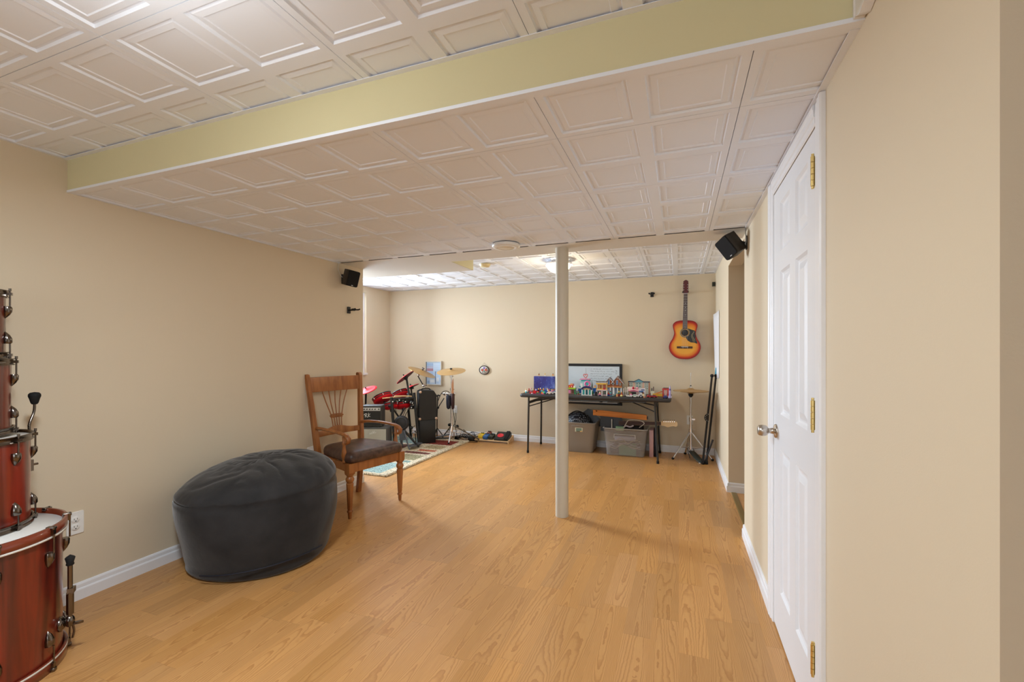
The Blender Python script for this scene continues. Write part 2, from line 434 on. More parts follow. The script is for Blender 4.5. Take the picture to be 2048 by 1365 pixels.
# trim angle strips around each ceiling
def angle(mb, x0, x1, y0, y1, z, w=.022, t=.002, sides='LRFB'):
    if 'L' in sides: mb.box((x0, y0, z-t), (x0+w, y1, z), ceilm)
    if 'R' in sides: mb.box((x1-w, y0, z-t), (x1, y1, z), ceilm)
    if 'F' in sides: mb.box((x0+w, y0, z-t), (x1-w, y0+w, z), ceilm)
    if 'B' in sides: mb.box((x0+w, y1-w, z-t), (x1-w, y1, z), ceilm)
c = tiled_ceiling('near', XL, NX1, NY0, YF, ZC, .192, .85); angle(c, XL, NX1, NY0, YF, ZC, sides='LB')
struct(c, 'ceiling')
c = tiled_ceiling('soffit', XL, XR, YF+.02, YS, ZS, .192, 1.668); c.box((XL, YF-.003, ZS-.002), (XR, YF+.028, ZS+.010), ceilm)
angle(c, XL, XR, YF+.03, YS, ZS, sides='LR')
struct(c, 'ceiling')
c = tiled_ceiling('far', XFL, XR+.001, YBAND, YB, ZC, .276, 4.45); angle(c, XFL, XR, YBAND, YB, ZC, sides='LRB')
struct(c, 'ceiling')
struct(MB().box((XR+TH, YR1-.6, 2.2), (HX1, YR2, 2.25), ceilm), 'ceiling')
struct(MB().box((XR, YR1, 2.10), (XR+TH, YR2, ZC+.05), wallm), 'wall_opening_header')

# baseboards ----------------------------------------------------------------------
BB = [(0, 0), (.016, 0), (.016, .052), (.013, .058), (.010, .060), (.010, .078), (.006, .086), (0, .088)]
def baseboard(name, p, q, nrm, end0=0., end1=0.):
    p = Vector((*p, 0)); q = Vector((*q, 0)); n = Vector((*nrm, 0))
    r0 = [tuple(p+n*a+Vector((0, 0, b))) for a, b in BB]; r1 = [tuple(q+n*a+Vector((0, 0, b))) for a, b in BB]
    struct(MB().loft([r0, r1], trimm, False, True), name)
baseboard('baseboard_left', (XL, NY0), (XL, YLE), (1, 0))
baseboard('baseboard_far_left', (XFL, YLE+.016), (XFL, YB), (1, 0))
baseboard('baseboard_left_return', (XFL, YLE), (XL, YLE), (0, 1))
baseboard('baseboard_back', (XFL+.016, YB), (XR-.016, YB), (0, -1))
baseboard('baseboard_far_right', (XR, YR2-.016), (XR, YB), (-1, 0))
baseboard('baseboard_hall', (XR, YR2), (HX1, YR2), (0, -1))
baseboard('baseboard_right', (XR, 2.527), (XR, YR1), (-1, 0))
baseboard('baseboard_near_return', (XR+.016, YR0), (NX1, YR0), (0, -1))
# metal floor strip in the opening
goldm = S('threshold_strip', 150, 128, 78, .4, metal=.6)
struct(MB().prism([(0, 0), (.006, .004), (.040, .004), (.046, 0)], YR1+.002, YR2-.017, goldm, ax=1, T=T0((.452, 0, 0))), 'trim_4')

# the door -------------------------------------------------------------------------
door = thing('door_1', None, None, (XR, (DY0+DY1)/2, 0)); door['kind'] = 'structure'
dw = (DY1-DY0)/2
# door leaf: frame face at local x=.002 (faces -x), panels recessed
cols = [(1.845, 2.020), (2.115, 2.300)]; rows = [(.21, .86), (1.02, 1.665), (1.755, 1.975)]
ymid = (DY0+DY1)/2
leaf = MB(); xf = -.004; tk = .036
ys = sorted({DY0+.003, DY1-.003, *[v for c_ in cols for v in c_]}); zs = sorted({.010, DZ-.004, *[v for r_ in rows for v in r_]})
for i in range(len(ys)-1):
    for j in range(len(zs)-1):
        isp = any(abs(ys[i]-c_[0]) < 1e-6 for c_ in cols) and any(abs(zs[j]-r_[0]) < 1e-6 for r_ in rows)
        a, b2, z0, z1 = ys[i]-ymid, ys[i+1]-ymid, zs[j], zs[j+1]
        if not isp:
            leaf.add([(xf, a, z0), (xf, b2, z0), (xf, b2, z1), (xf, a, z1)], [(0, 1, 2, 3)], doorm)
        else:
            rings = []
            for ins, dx in ((0, 0), (.010, .008), (.018, .010), (.024, .010), (.052, .002), (.055, .002)):
                rings.append([(xf+dx, a+ins, z0+ins), (xf+dx, b2-ins, z0+ins), (xf+dx, b2-ins, z1-ins), (xf+dx, a+ins, z1-ins)])
            leaf.loft(rings, doorm, False, False); leaf.add(rings[-1], [(0, 1, 2, 3)], doorm)
leaf.box((xf+.0115, DY0+.003-ymid, .010), (xf+tk, DY1-.003-ymid, DZ-.004), doorm)
for (ya, yb_) in ((DY0+.003, DY0+.0031), (DY1-.0031, DY1-.003)): leaf.box((xf, ya-ymid, .010), (xf+.012, yb_-ymid, DZ-.004), doorm)
leaf.box((xf, DY0+.003-ymid, .0099), (xf+.012, DY1-.003-ymid, .010), doorm)
leaf.build('door_leaf', door)
CP = [(0, 0), (-.006, 0), (-.010, .006), (-.010, .030), (-.014, .036), (-.015, .060), (-.017, .064), (-.017, .078), (-.012, .082), (0, .082)]   # (x, outward)
def casing(mb, side):
    if side == 'near': o_ = DY0-.002-ymid; sg = -1
    else: o_ = DY1+.002-ymid; sg = 1
    mb.prism([(a, o_+sg*b_) for a, b_ in CP], 0, ZS-.004, trimm, ax=2)
cs = MB(); casing(cs, 'near'); casing(cs, 'far')
cs.prism([(a, DZ+b_*.82) for a, b_ in CP], DY0-ymid-.002, DY1-ymid+.002, trimm, ax=1)
cs.build('door_frame', door)
# jamb edge seen beside the leaf
MB().box((.002, DY1-.003-ymid, 0), (.10, DY1-ymid, DZ), trimm).box((.002, DY0-ymid, 0), (.10, DY0+.003-ymid, DZ), trimm).build('door_jamb', door)
for z in (1.903, 1.089, .274):
    h = MB()
    for k in range(5): h.cyl((-.014, DY0-ymid+.004, z-.05+k*.02+.0008), (-.014, DY0-ymid+.004, z-.05+(k+1)*.02-.0008), .0065, brass, seg=12)
    h.cyl((-.014, DY0-ymid+.004, z+.05), (-.014, DY0-ymid+.004, z+.058), .0045, brass); h.cyl((-.014, DY0-ymid+.004, z-.058), (-.014, DY0-ymid+.004, z-.05), .0045, brass)
    h.box((-.012, DY0-ymid+.004, z-.048), (-.0045, DY0-ymid+.026, z+.048), brass)
    h.build('hinge', door, label='brass hinge')
kb = MB(); KT = frame((xf, DY1-ymid-.062, .930), (0, 1, 0), (-1, 0, 0))
kb.lathe([(.033, 0), (.033, .004), (.029, .009), (.014, .012), (.012, .030), (.013, .034), (.022, .040), (.0255, .048), (.0265, .060), (.0235, .074), (.018, .078), (.0, .078)], nickel, 28, KT)
kb.build('door_knob', door, label='satin nickel knob')
# second leafs are not visible; wall plates -------------------------------------------------------------
outletp = None
def outlet(T4, label, dark=False):
    o = thing('wall_outlet', label, 'outlet', group=None); o.matrix_world = T4
    MB().rbox((0, 0, .003), (.072, .117, .006), .006, whitep).build('cover_plate', o)
    for sy in (-.0195, .0195):
        r = MB(); r.lathe([(.0172, .006), (.0172, .0085), (.016, .0092), (0, .0092)], whitep, 20, T0((0, sy, 0)))
        for sx in (-.0063, .0063): r.cbox((sx, sy+.003, .0093), (.002, .008, .0008), rubber)
        r.cbox((0, sy-.008, .0093), (.005, .0045, .0008), rubber)
        r.build('receptacle', o)
    return o
outlet(frame((XL, 1.368, .405), (0, 1, 0), (1, 0, 0)), 'white duplex outlet on the left wall beside the red bass drum')
outlet(frame((XL, 2.952, .430), (0, 1, 0), (1, 0, 0)), 'white duplex outlet on the left wall between bean bag and armchair')
outlet(frame((.131, YB, .430), (1, 0, 0), (0, -1, 0)), 'white duplex outlet on the back wall behind the hi-hat stand')
outlet(frame((-3.235, YB, .415), (1, 0, 0), (0, -1, 0)), 'white duplex outlet on the back wall behind the ride cymbal stand')

# ================================================================== post
p = MB(); PC = (-.868, 3.437)
p.lathe([(.0515, 0), (.0515, ZS)], S('post_paint', 205, 196, 178, .4, spec=.4), 40)
p.build('support_post', loc=(PC[0], PC[1], 0), label='tall round cream painted steel support post standing in the middle of the floor', cat='post')

# ================================================================== stacked drums, left foreground
def lug(mb, R, ang, z, L=.052, up=True, m=blackchrome):
    """tear-drop shell lug with a tension rod going up (or down) to the hoop"""
    T = Matrix.Rotation(ang, 4, 'Z') @ T0((R-.002, 0, z)) @ (Matrix.Identity(4) if up else Matrix.Rotation(pi, 4, 'X'))
    rings = []
    for t, w, d in ((0, .014, .020), (.12, .0155, .024), (.45, .0155, .023), (.72, .011, .016), (.9, .006, .008), (1, .001, .003)):
        zz = -t*L
        rings.append([(0, -w, zz), (d*.55, -w*.95, zz), (d*.92, -w*.5, zz), (d, 0, zz), (d*.92, w*.5, zz), (d*.55, w*.95, zz), (0, w, zz)])
    mb.loft(rings, m, True, True, T)
def rod(mb, R, ang, z0, z1, m=blackchrome):
    T = Matrix.Rotation(ang, 4, 'Z')
    mb.cyl((R+.014, 0, z0), (R+.014, 0, z1), .003, m, seg=8, T=T)
def tom(name, label, cat, C, R, z0, H, nl, ph, leg=None):
    t = thing(name, label, cat, (C[0], C[1], z0), 0, 'stacked wooden drums')
    MB().lathe([(R, .014), (R, H-.014)], drumw, 56).build('shell', t)
    for nm, a, b in (('hoop', H-.022, H+.006), ('hoop', -.0, .026)):
        h = MB(); h.lathe([(R+.003, a), (R+.010, a), (R+.010, a+.003), (R+.006, a+.005), (R+.006, b-.004), (R+.011, b-.003), (R+.011, b), (R+.004, b), (R+.003, a)], blackchrome, 56, caps=False)
        for k in range(nl):
            T = Matrix.Rotation(ph+2*pi*k/nl, 4, 'Z'); zc = (a+b)/2
            h.cbox((R+.013, 0, zc), (.016, .020, .012), blackchrome, T)
        h.build(nm, t, label='black chrome drum hoop')
    MB().lathe([(R-.001, H-.010), (R-.001, H-.006), (0, H-.005)], S('drum_head', 226, 224, 218, .45), 48).build('drum_head', t, label='coated white drum head')
    for k in range(nl):
        a = ph+2*pi*k/nl
        for up in (True, False):
            l = MB(); zz = H-.062 if up else .062
            lug(l, R, a, zz, up=up)
            rod(l, R, a, zz if up else .004, H+.012 if up else zz)
            zt = H+.006 if up else -.006+.004
            l.cyl((R+.014, 0, zt-.002), (R+.014, 0, zt+.010), .0048, blackchrome, seg=8, T=Matrix.Rotation(a, 4, 'Z'))
            l.build('lug', t)
    return t
ZB = .588
bd = thing('bass_drum', 'large red wooden bass drum standing on end, bottom of the drum stack', 'drum', (-2.629, .874, 0), 0, 'stacked wooden drums')
RB = .275
MB().lathe([(RB, .03), (RB, ZB-.03)], drumw, 72).build('shell', bd)
hoopw = S('hoop_wood', 120, 50, 28, .3, coat=.6); inl = S('hoop_inlay', 225, 222, 214, .35)
for a, b, s_ in ((0, .048, 1), (ZB-.048, ZB, -1)):
    h = MB(); h.lathe([(RB+.004, a), (RB+.0145, a), (RB+.0145, b), (RB+.004, b), (RB+.004, a)], hoopw, 72, caps=False)
    zi = b-.010 if s_ == 1 else a+.002
    h.lathe([(RB+.0146, zi), (RB+.0156, zi+.001), (RB+.0156, zi+.007), (RB+.0146, zi+.008)], inl, 72, caps=False)
    h.build('hoop', bd, label='wooden bass drum hoop with a white inlay line')
MB().lathe([(RB+.004, ZB-.030), (RB+.002, ZB-.022), (0, ZB-.021)], S('drum_head', 226, 224, 218, .45), 64).build('drum_head', bd, label='coated white drum head')
for k in range(10):
    a = radians(-3)+2*pi*k/10
    for up in (True, False):
        l = MB(); zz = ZB-.105 if up else .105
        lug(l, RB, a, zz, L=.060, up=up)
        T = Matrix.Rotation(a, 4, 'Z')
        z0, z1 = (zz, ZB+.004) if up else (-.0+.006, zz)
        l.cyl((RB+.021, 0, z0), (RB+.021, 0, z1), .0032, blackchrome, seg=8, T=T)
        # claw hook over the hoop
        zc = ZB-.004 if up else .010
        l.rbox((RB+.012, 0, zc), (.030, .020, .012), .004, blackchrome, T); l.cbox((RB+.019, 0, zc-.012 if up else zc+.012), (.010, .014, .028), blackchrome, T)
        l.build('claw_lug', bd, label='black chrome claw hook with lug')
# spur leg folded up along the shell
sp = MB(); sa = radians(51); ST = Matrix.Rotation(sa, 4, 'Z') @ T0((RB, 0, 0))
sp.lathe([(.030, 0), (.030, .006), (.024, .010), (.016, .018), (.0, .018)], blackchrome, 24, ST @ T0((0, 0, .145)) @ Matrix.Rotation(pi/2, 4, 'Y'))
sp.sphere((.030, 0, .150), .021, blackchrome, T=ST, sc=(.8, .9, 1.2))
sp.tube([(.030, -.002, .15), (.031, 0, .22), (.031, 0, .395)], .0088, blackchrome, T=ST, spline=False, seg=12)
sp.cyl((.031, 0, .18), (.031, 0, .272), .0125, blackchrome, seg=16, T=ST); sp.cbox((.034, .004, .280), (.022, .030, .022), blackchrome, T=ST); sp.cyl((.034, .012, .280), (.034, .036, .280), .0045, blackchrome, T=ST)
sp.cyl((.034, -.026, .14), (.034, -.026, .16), .004, blackchrome, T=ST)
sp.prism([(.02, .004), (.03, -.004), (.062, -.008), (.075, -.004), (.06, .004)], .132, .142, blackchrome, T=ST)
sp.tube([(.034, .012, .14), (.040, .014, .10), (.036, .012, .07)], .004, blackchrome, T=ST)
spo = sp.build('spur', bd, label='black chrome spur leg with rubber tip')
MB().lathe([(.011, 0), (.014, .004), (.012, .012), (.017, .032), (.014, .036), (.006, .042), (.0, .046)], rubber, 16, ST @ T0((.031, 0, .388))).build('rubber_tip', spo)
# floor tom on top, with a leg turned upwards
ft = tom('floor_tom', 'deep red floor tom stacked on the bass drum, second from the bottom', 'drum', (-2.722, .893), .197, .568+.001, .378, 8, radians(-17))
lg = MB(); LT = Matrix.Rotation(radians(96), 4, 'Z')
lx_ = .197
lg.tube([(lx_+.02, 0, .05), (lx_+.02, 0, .36), (lx_+.022, .002, .405), (lx_+.040, .010, .450), (lx_+.045, .012, .475), (lx_+.045, .012, .500)], .0052, blackchrome, T=LT, seg=10)
lg.cbox((lx_+.012, 0, .22), (.030, .034, .05), blackchrome, T=LT); lg.cyl((lx_+.02, 0, .22), (lx_+.05, .0, .22), .005, blackchrome, T=LT)
lgo = lg.build('tom_leg', ft, label='bent chrome tom leg turned foot up')
MB().lathe([(.009, 0), (.013, .006), (.018, .026), (.0215, .036), (.021, .046), (.015, .053), (.0, .056)], rubber, 20, LT @ T0((lx_+.045, .012, .492))).build('rubber_foot', lgo, label='round black rubber foot')
tom('rack_tom', 'middle red rack tom stacked on the floor tom', 'drum', (-2.767, .899), .152, .954, .312, 6, radians(2))
tom('rack_tom', 'smallest red rack tom at the very top of the drum stack', 'drum', (-2.787, .910), .132, 1.274, .285, 6, radians(-2))

# ================================================================== bean bag
velvet = mat('charcoal_velvet', (.022, .021, .021), .85, spec=.2, sheen=.38, var=((6, 6, 6), (.038, .036, .036), .35, .7), bump=(38, .22, .004))
velvet.node_tree.nodes['Principled BSDF'].inputs['Sheen Roughness'].default_value = .38
bag = MB(); NS = 160; CX, CY = -2.522, 2.115; ZT = .452
def bagprof():
    out = []
    # (r, z) : underside, belly, seam, domed top
    for t in range(7): a = t/6; out.append((.36+.045*sin(a*pi/2), .0+.055*(1-cos(a*pi/2))))
    for t in range(1, 15): a = t/14; out.append((.405+.052*sin(a*pi*.62), .055+(ZT-.055)*a))
    for t in range(1, 26): a = t/25*pi/2; out.append(((.405+.052*sin(pi*.62))*cos(a)**.85, ZT+.168*sin(a)**.92))
    return out
PR = bagprof(); rings = []
for k, (r, z) in enumerate(PR):
    ring = []
    for i in range(NS):
        a = 2*pi*i/NS; x = r*cos(a); y = r*sin(a)
        n1 = noise.noise(Vector((x*3.2, y*3.2, z*3.2+4)))*.016
        fold = 0.
        if z > ZT-.12:   # gathered folds near the seam and across the crown
            env = math.exp(-((z-ZT)/.05)**2)
            fold += env*.007*abs(noise.noise(Vector((a*7, z*4, 1.3))))*2*(1+.8*cos(a+.6))*.8
            cr = max(0, min(1, (z-ZT)/.10))
            q = Vector((x*5+noise.noise(Vector((x*4, y*4, 0)))*1.3, y*9+noise.noise(Vector((x*3, y*3, 7)))*1.8, 3.))
            fold += -cr*.011*(1-abs(noise.noise(q))*2.2)**3 if abs(noise.noise(q)) < .45 else 0
        seam = -.009*math.exp(-((z-ZT)/.008)**2)
        low = -.010*math.exp(-((z-.075-.03*sin(a*1.0+.8))/.012)**2)*(.5+.5*sin(a-1.0)) + .006*math.exp(-((z-.105)/.02)**2)*noise.noise(Vector((a*2.5, 0, 9)))
        rr = r+n1*(1 if z < ZT else .7)+seam+low
        dz = fold + (noise.noise(Vector((x*2.2, y*2.2, 11)))*.022 if z > ZT else 0)*min(1, max(0, (z-ZT)/.06))
        tilt = .030*(x*.30+y*.95)/.45*max(0, min(1, (z-ZT+.05)/.1))
        X_ = CX+rr*cos(a)*1.0; Y_ = CY+rr*sin(a)*1.0
        lim = XL+.004+.003*noise.noise(Vector((y*8, z*8, 0)))
        if z < .10: lim = XL+.020
        X_ = max(X_, lim)
        ring.append((X_-CX, Y_-CY, max(0.0, z+dz+tilt if z > .06 else z)))
    rings.append(ring)
bag.loft(rings, velvet, True, True)
bago = bag.build('bean_bag', loc=(CX, CY, 0), label='large round charcoal velvet bean bag chair slumped against the left wall', cat='bean bag')
zp = MB(); pts = []
for i in range(40):
    a = radians(-84+94*i/39)
    pts.append((.43*cos(a), .43*sin(a), .070+.02*sin((a+1.2)*1.5)))
zp.tube(pts, .0045, S('navy_piping', 22, 24, 36, .6), spline=False, seg=6)
zp.build('zipper_band', bago, label='navy zipper band around the base')

# ================================================================== armchair
ch = thing('dining_armchair', 'oak armchair with fan spindle back and brown leather seat by the left wall', 'chair', (-2.345, 3.046, 0), -.2188)
# local: +x forward, y: left(+)/right(-)  front legs y=+-.257 at x=0, rear legs y=+-.216 at x=-.471
leather = S('brown_leather', 92, 66, 54, .38, spec=.5, var=((26, 26, 26), srgb(62, 42, 34), .35, .65), bump=(70, .25, .002))
legp = [(.012, 0), (.0145, .022), (.0155, .045), (.022, .052), (.023, .060), (.016, .068), (.018, .080)]
for sy in (-1, 1):
    l = MB(); TT = T0((-.0, sy*.257, 0))
    l.lathe(legp, chairw, 20, TT)
    l.lathe([(.0190, .078), (.0285, .268), (.0295, .274), (.022, .280)], chairw, 10, TT, smooth=False)
    l.lathe([(.021, .279), (.025, .284), (.031, .296), (.0325, .306), (.031, .316), (.022, .328), (.0245, .334), (.029, .338), (.029, .344)], chairw, 20, TT)
    l.prism([(-.022, .344), (.022, .344), (.029, .360), (.029, .43), (-.029, .43), (-.029, .360)], sy*.257-.028, sy*.257+.028, chairw, ax=1)
    l.build('leg', ch, bevel=.002)
ST_TOP = (-.548, .268, 1.085)
def stile_pt(z, sy):
    t = z/1.085
    if z < .40: x = -.471-.045*(1-z/.40)**1.6*.8; y = .216
    else:
        u = (z-.40)/.685; x = -.471-.072*u-.012*u*u; y = .216+.050*u
    return (x, sy*y, z)
for sy in (-1, 1):
    l = MB(); rings = []
    for k in range(20):
        z = 1.085*k/19; x, y, _ = stile_pt(z, sy); w = .019 if z < .9 else .017; d = .018+.007*math.exp(-((z-.45)/.2)**2)
        rings.append([(x-d, y-w, z), (x+d, y-w, z), (x+d, y+w, z), (x-d, y+w, z)])
    x, y, z = stile_pt(1.085, sy)
    rings.append([(x-.030, y-.017, z+.008), (x+.010, y-.017, z+.022), (x+.010, y+.017, z+.022), (x-.030, y+.017, z+.008)])
    l.loft(rings, chairw, False, True); l.cyl((x-.014, y-.017, z+.006), (x-.014, y+.017, z+.006), .019, chairw, seg=18)
    l.build('leg' if False else 'rear_leg_stile', ch, bevel=.003)
def rail(z0, z1, hump=0., th=.011, curve=.018, n=14):
    rings = []
    for k in range(n+1):
        u = -1+2*k/n; zc = (z0+z1)/2; xa, ya, _ = stile_pt(z0, 1); xb, yb_, _ = stile_pt(z1, 1)
        back = -curve*(1-u*u); hz = hump*math.exp(-(u/.42)**2)
        a = (xa+back, u*(ya-.010), z0); b = (xb+back, u*(yb_-.010), z1+hz)
        rings.append([(a[0]-th, a[1], a[2]), (a[0]+th, a[1], a[2]), (b[0]+th, b[1], b[2]), (b[0]-th, b[1], b[2])])
    return rings
MB().loft(rail(.955, 1.082), chairw, True, True).build('crest_rail', ch, bevel=.003)
MB().loft(rail(.575, .620, hump=.030), chairw, True, True).build('lower_rail', ch, bevel=.003)
for k in range(5):
    u = k-2
    s_ = MB(); zb, zt = .630, .965
    xb = stile_pt(zb, 1)[0]-.018; xt = stile_pt(zt, 1)[0]-.017
    s_.tube([(xb, -u*.022, zb), (xb-.012, -u*.024, .70), (xb-.020, -u*.030, .76), (xt+.004, -u*.046, .86), (xt, -u*.064, zt)], .0048, chairw, seg=8)
    s_.build('spindle', ch)
tb = MB(); xb = stile_pt(.735, 1)[0]-.020
tb.cbox((xb, 0, .735), (.020, .128, .012), chairw); tb.cbox((xb, 0, .722), (.016, .116, .010), chairw); tb.cbox((xb, 0, .748), (.016, .116, .008), chairw)
tb.build('spindle_tie', ch, bevel=.002)
# apron rails
ap = MB(); ap.cbox((.004, 0, .392), (.022, .462, .072), chairw); ap.cbox((-.474, 0, .392), (.022, .396, .072), chairw)
for sy in (-1, 1):
    ap.loft([[(-.02, sy*.250-.011, .356), (-.02, sy*.250+.011, .356), (-.02, sy*.250+.011, .428), (-.02, sy*.250-.011, .428)],
             [(-.24, sy*.236-.011, .372), (-.24, sy*.236+.011, .372), (-.24, sy*.236+.011, .428), (-.24, sy*.236-.011, .428)],
             [(-.46, sy*.216-.011, .356), (-.46, sy*.216+.011, .356), (-.46, sy*.216+.011, .428), (-.46, sy*.216-.011, .428)]], chairw, False, True)
ap.build('apron', ch, bevel=.002)
# seat cushion : lofted rounded trapezoid
st = MB(); rings = []
def seat_ring(sc, z):
    pts = [];
    for k in range(64):
        a = 2*pi*k/64; cx_, sy_ = cos(a), sin(a); e = .22
        px = (abs(cx_)**e)*(1 if cx_ > 0 else -1); py = (abs(sy_)**e)*(1 if sy_ > 0 else -1)
        xx = -.210+px*.250*sc; t = (px+1)/2
        yy = py*(.200+.088*t)*sc if px > -.96 else py*.192*sc
        pts.append((xx, yy, z))
    return pts
for sc, z in ((.93, .430), (.985, .438), (1.0, .456), (1.0, .474), (.985, .490), (.95, .503), (.88, .514), (.7, .523), (.45, .528), (.15, .530)): rings.append(seat_ring(sc, z))
st.loft(rings, leather, True, True); st.build('seat', ch, label='padded brown leather seat')
for sy in (-1, 1):
    arm = MB(); rings = []
    path = [(-.490, .222, .652, .013, .015), (-.40, .244, .662, .015, .013), (-.28, .262, .664, .017, .012), (-.16, .266, .660, .019, .012), (-.07, .266, .652, .021, .013), (-.030, .266, .640, .022, .016), (-.004, .266, .618, .021, .017), (-.008, .266, .592, .018, .014), (-.034, .266, .580, .014, .010)]
    pts = [Vector((a, sy*b_, c_)) for a, b_, c_, _, _ in path]
    for k, (a, b_, c_, w, h_) in enumerate(path):
        d = (pts[min(k+1, len(pts)-1)]-pts[max(k-1, 0)]).normalized(); side = Vector((-d.y, d.x, 0))
        side = Vector((0, 1, 0)); nrm = d.cross(side).normalized()
        rings.append([tuple(pts[k]+side*w*cos(2*pi*i/14)+nrm*h_*sin(2*pi*i/14)) for i in range(14)])
    arm.loft(rings, chairw, True, True); arm.build('armrest', ch)
    MB().lathe([(.017, 0), (.020, .006), (.013, .014), (.016, .030), (.0225, .052), (.020, .075), (.0135, .110), (.011, .135), (.015, .146), (.017, .154), (.012, .162), (.014, .205)], chairw, 20,
               T0((-.062, sy*.262, .430)) @ Matrix.Rotation(sy*-.02, 4, 'X')).build('arm_post', ch)

# ================================================================== wall things of the near room
def wall_speaker(label, wallpt, nrm, centre, facing, roll, group='small wall speakers'):
    o = thing('wall_speaker', label, 'speaker', wallpt, 0, group)
    c = Vector(centre)-Vector(wallpt)
    A = frame(c, Vector(facing).cross(Vector((0, 0, 1))), facing) @ Matrix.Rotation(roll, 4, 'Z')
    MB().rbox((0, 0, -.008), (.112, .146, .090), .010, S('speaker_cabinet', 44, 38, 33, .45), A).build('cabinet', o)
    g = MB(); g.rbox((0, 0, .041), (.110, .144, .014), .014, S('speaker_cloth', 20, 19, 19, .9, bump=(900, .5, .001)), A); g.cbox((0, .062, .0488), (.016, .006, .001), silver, A)
    g.build('grille', o)
    n = Vector(nrm); b = MB()
    b.add(*[[], []], blackp)
    W4 = frame(Vector((0, 0, 0)), n.cross(Vector((0, 0, 1))), nrm)
    b.rbox((0, 0, .004), (.040, .090, .008), .004, blackp, W4)
    back = A @ Vector((0, 0, -.062))
    b.tube([tuple(n*.006), tuple(n*.03), tuple(back)], .010, blackp, spline=False)
    b.sphere(tuple(n*.03), .014, blackp)
    b.build('wall_bracket', o)
    return o, A
def cable(name, pts, r, m, label, cat='cable', group=None):
    p0 = Vector(pts[0]); mb = MB().tube([Vector(p)-p0 for p in pts], r, m, seg=6)
    return mb.build(name, loc=p0, label=label, cat=cat, group=group)
spL, A = wall_speaker('small black cube speaker on the left wall above the guitar hanger', (XL, 3.345, 1.985), (1, 0, 0), (XL+.110, 3.330, 1.985), (.90, -.36, -.24), -.12)
cable('speaker_wire', [(XL+.006, 3.285, ZS-.004), (XL+.008, 3.275, 2.07), (XL+.010, 3.30, 2.02), (XL+.022, 3.31, 2.0), (XL+.04, 3.33, 1.99)], .0022, whitep, 'thin white wire from the dropped ceiling to the speaker on the left wall')
spR, A = wall_speaker('small black cube speaker tilted down on the right wall near the opening', (XR, 3.37, 2.04), (-1, 0, 0), (XR-.105, 3.35, 2.022), (-.66, -.62, -.42), .42)
cable('speaker_wire', [(XR-.018, 3.30, ZS-.003), (XR-.014, 3.325, 2.09), (XR-.010, 3.34, 2.04), (XR-.03, 3.36, 2.0)], .003, S('grey_wire', 170, 176, 180, .5), 'grey wire from the dropped ceiling to the speaker on the right wall')
def guitar_hanger(label, T4):
    o = thing('guitar_hanger', label, 'guitar hanger', group='black guitar hangers'); o.matrix_world = T4
    MB().rbox((0, 0, .006), (.040, .064, .012), .005, blackp).build('wall_plate', o)
    y = MB(); y.cyl((0, 0, .010), (0, 0, .060), .008, blackp); y.cbox((0, 0, .060), (.030, .016, .016), blackp)
    for sx in (-1, 1):
        y.tube([(sx*.008, 0, .062), (sx*.030, .004, .068), (sx*.034, .004, .090), (sx*.028, .008, .110)], .0065, rubber, seg=10)
    y.build('yoke', o)
    return o
guitar_hanger('empty black guitar hanger on the left wall below the speaker', frame((XL, 3.42, 1.700), (0, 1, 0), (1, 0, 0)))
guitar_hanger('empty black guitar hanger on the back wall left of the guitar', frame((-.330, YB, 2.055), (1, 0, 0), (0, -1, 0)))
guitar_hanger('black guitar hanger holding the sunburst acoustic guitar', frame((.079, YB, 2.055), (1, 0, 0), (0, -1, 0)))
MB().cbox((0, -.02, 0), (.034, .04, .052), S('dark_green_plastic', 42, 48, 40, .5)).build('wall_clip', loc=(.409, YB, 2.150), label='small dark box clip high on the back wall in the right corner', cat='wall clip', bevel=.002)
# ceiling fixtures
o = thing('ceiling_disc_light', 'white round disc fixture under the dropped ceiling near the post', 'ceiling fixture', (-1.239, 3.165, ZS))
MB().lathe([(.100, 0), (.106, -.006), (.106, -.018), (.098, -.026), (.070, -.030), (.066, -.026)][::-1], whitep, 40, caps=False).build('trim_ring', o)
MB().lathe([(.067, -.0255), (.060, -.028), (0, -.029)][::-1], S('frosted_lens', 226, 214, 190, .35), 36).build('lens', o)
MB().lathe([(.0, -.030), (.048, -.030), (.052, -.024), (.062, -.010), (.064, 0)], S('detector_plastic', 226, 208, 160, .4), 32).build('smoke_detector', loc=(-2.05, 4.585, ZC), label='small round cream smoke detector on the far ceiling', cat='smoke detector')
lamp = thing('ceiling_lamp', 'lit dome ceiling lamp with a silver rim on the far ceiling behind the post', 'ceiling lamp', (-1.215, 4.66, ZC))
MB().lathe([(.150, -.055), (.152, -.045), (.146, -.036), (.135, -.026), (.120, -.012), (.10, 0)], chrome, 44, caps=False).build('rim', lamp)
glow = mat('lit_lamp_glass', (1, .95, .85), .4, emit=(1.0, .86, .62), es=9.)
MB().lathe([(0, -.142), (.04, -.138), (.08, -.122), (.11, -.098), (.13, -.068), (.134, -.054)], glow, 40, caps=False).build('glass_dome', lamp, label='glowing frosted glass dome')
point('ceiling_lamp_light', (-1.215, 4.66, ZC-.185), 9, (1.0, .83, .58), .10)
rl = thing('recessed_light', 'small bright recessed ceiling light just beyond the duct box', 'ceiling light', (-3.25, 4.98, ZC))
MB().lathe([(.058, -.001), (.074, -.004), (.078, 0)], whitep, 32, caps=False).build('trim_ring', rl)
MB().lathe([(.058, -.001), (0, -.001)], mat('recessed_bulb', (1, .9, .8), .4, emit=(1.0, .80, .55), es=16.), 28).build('bulb', rl)
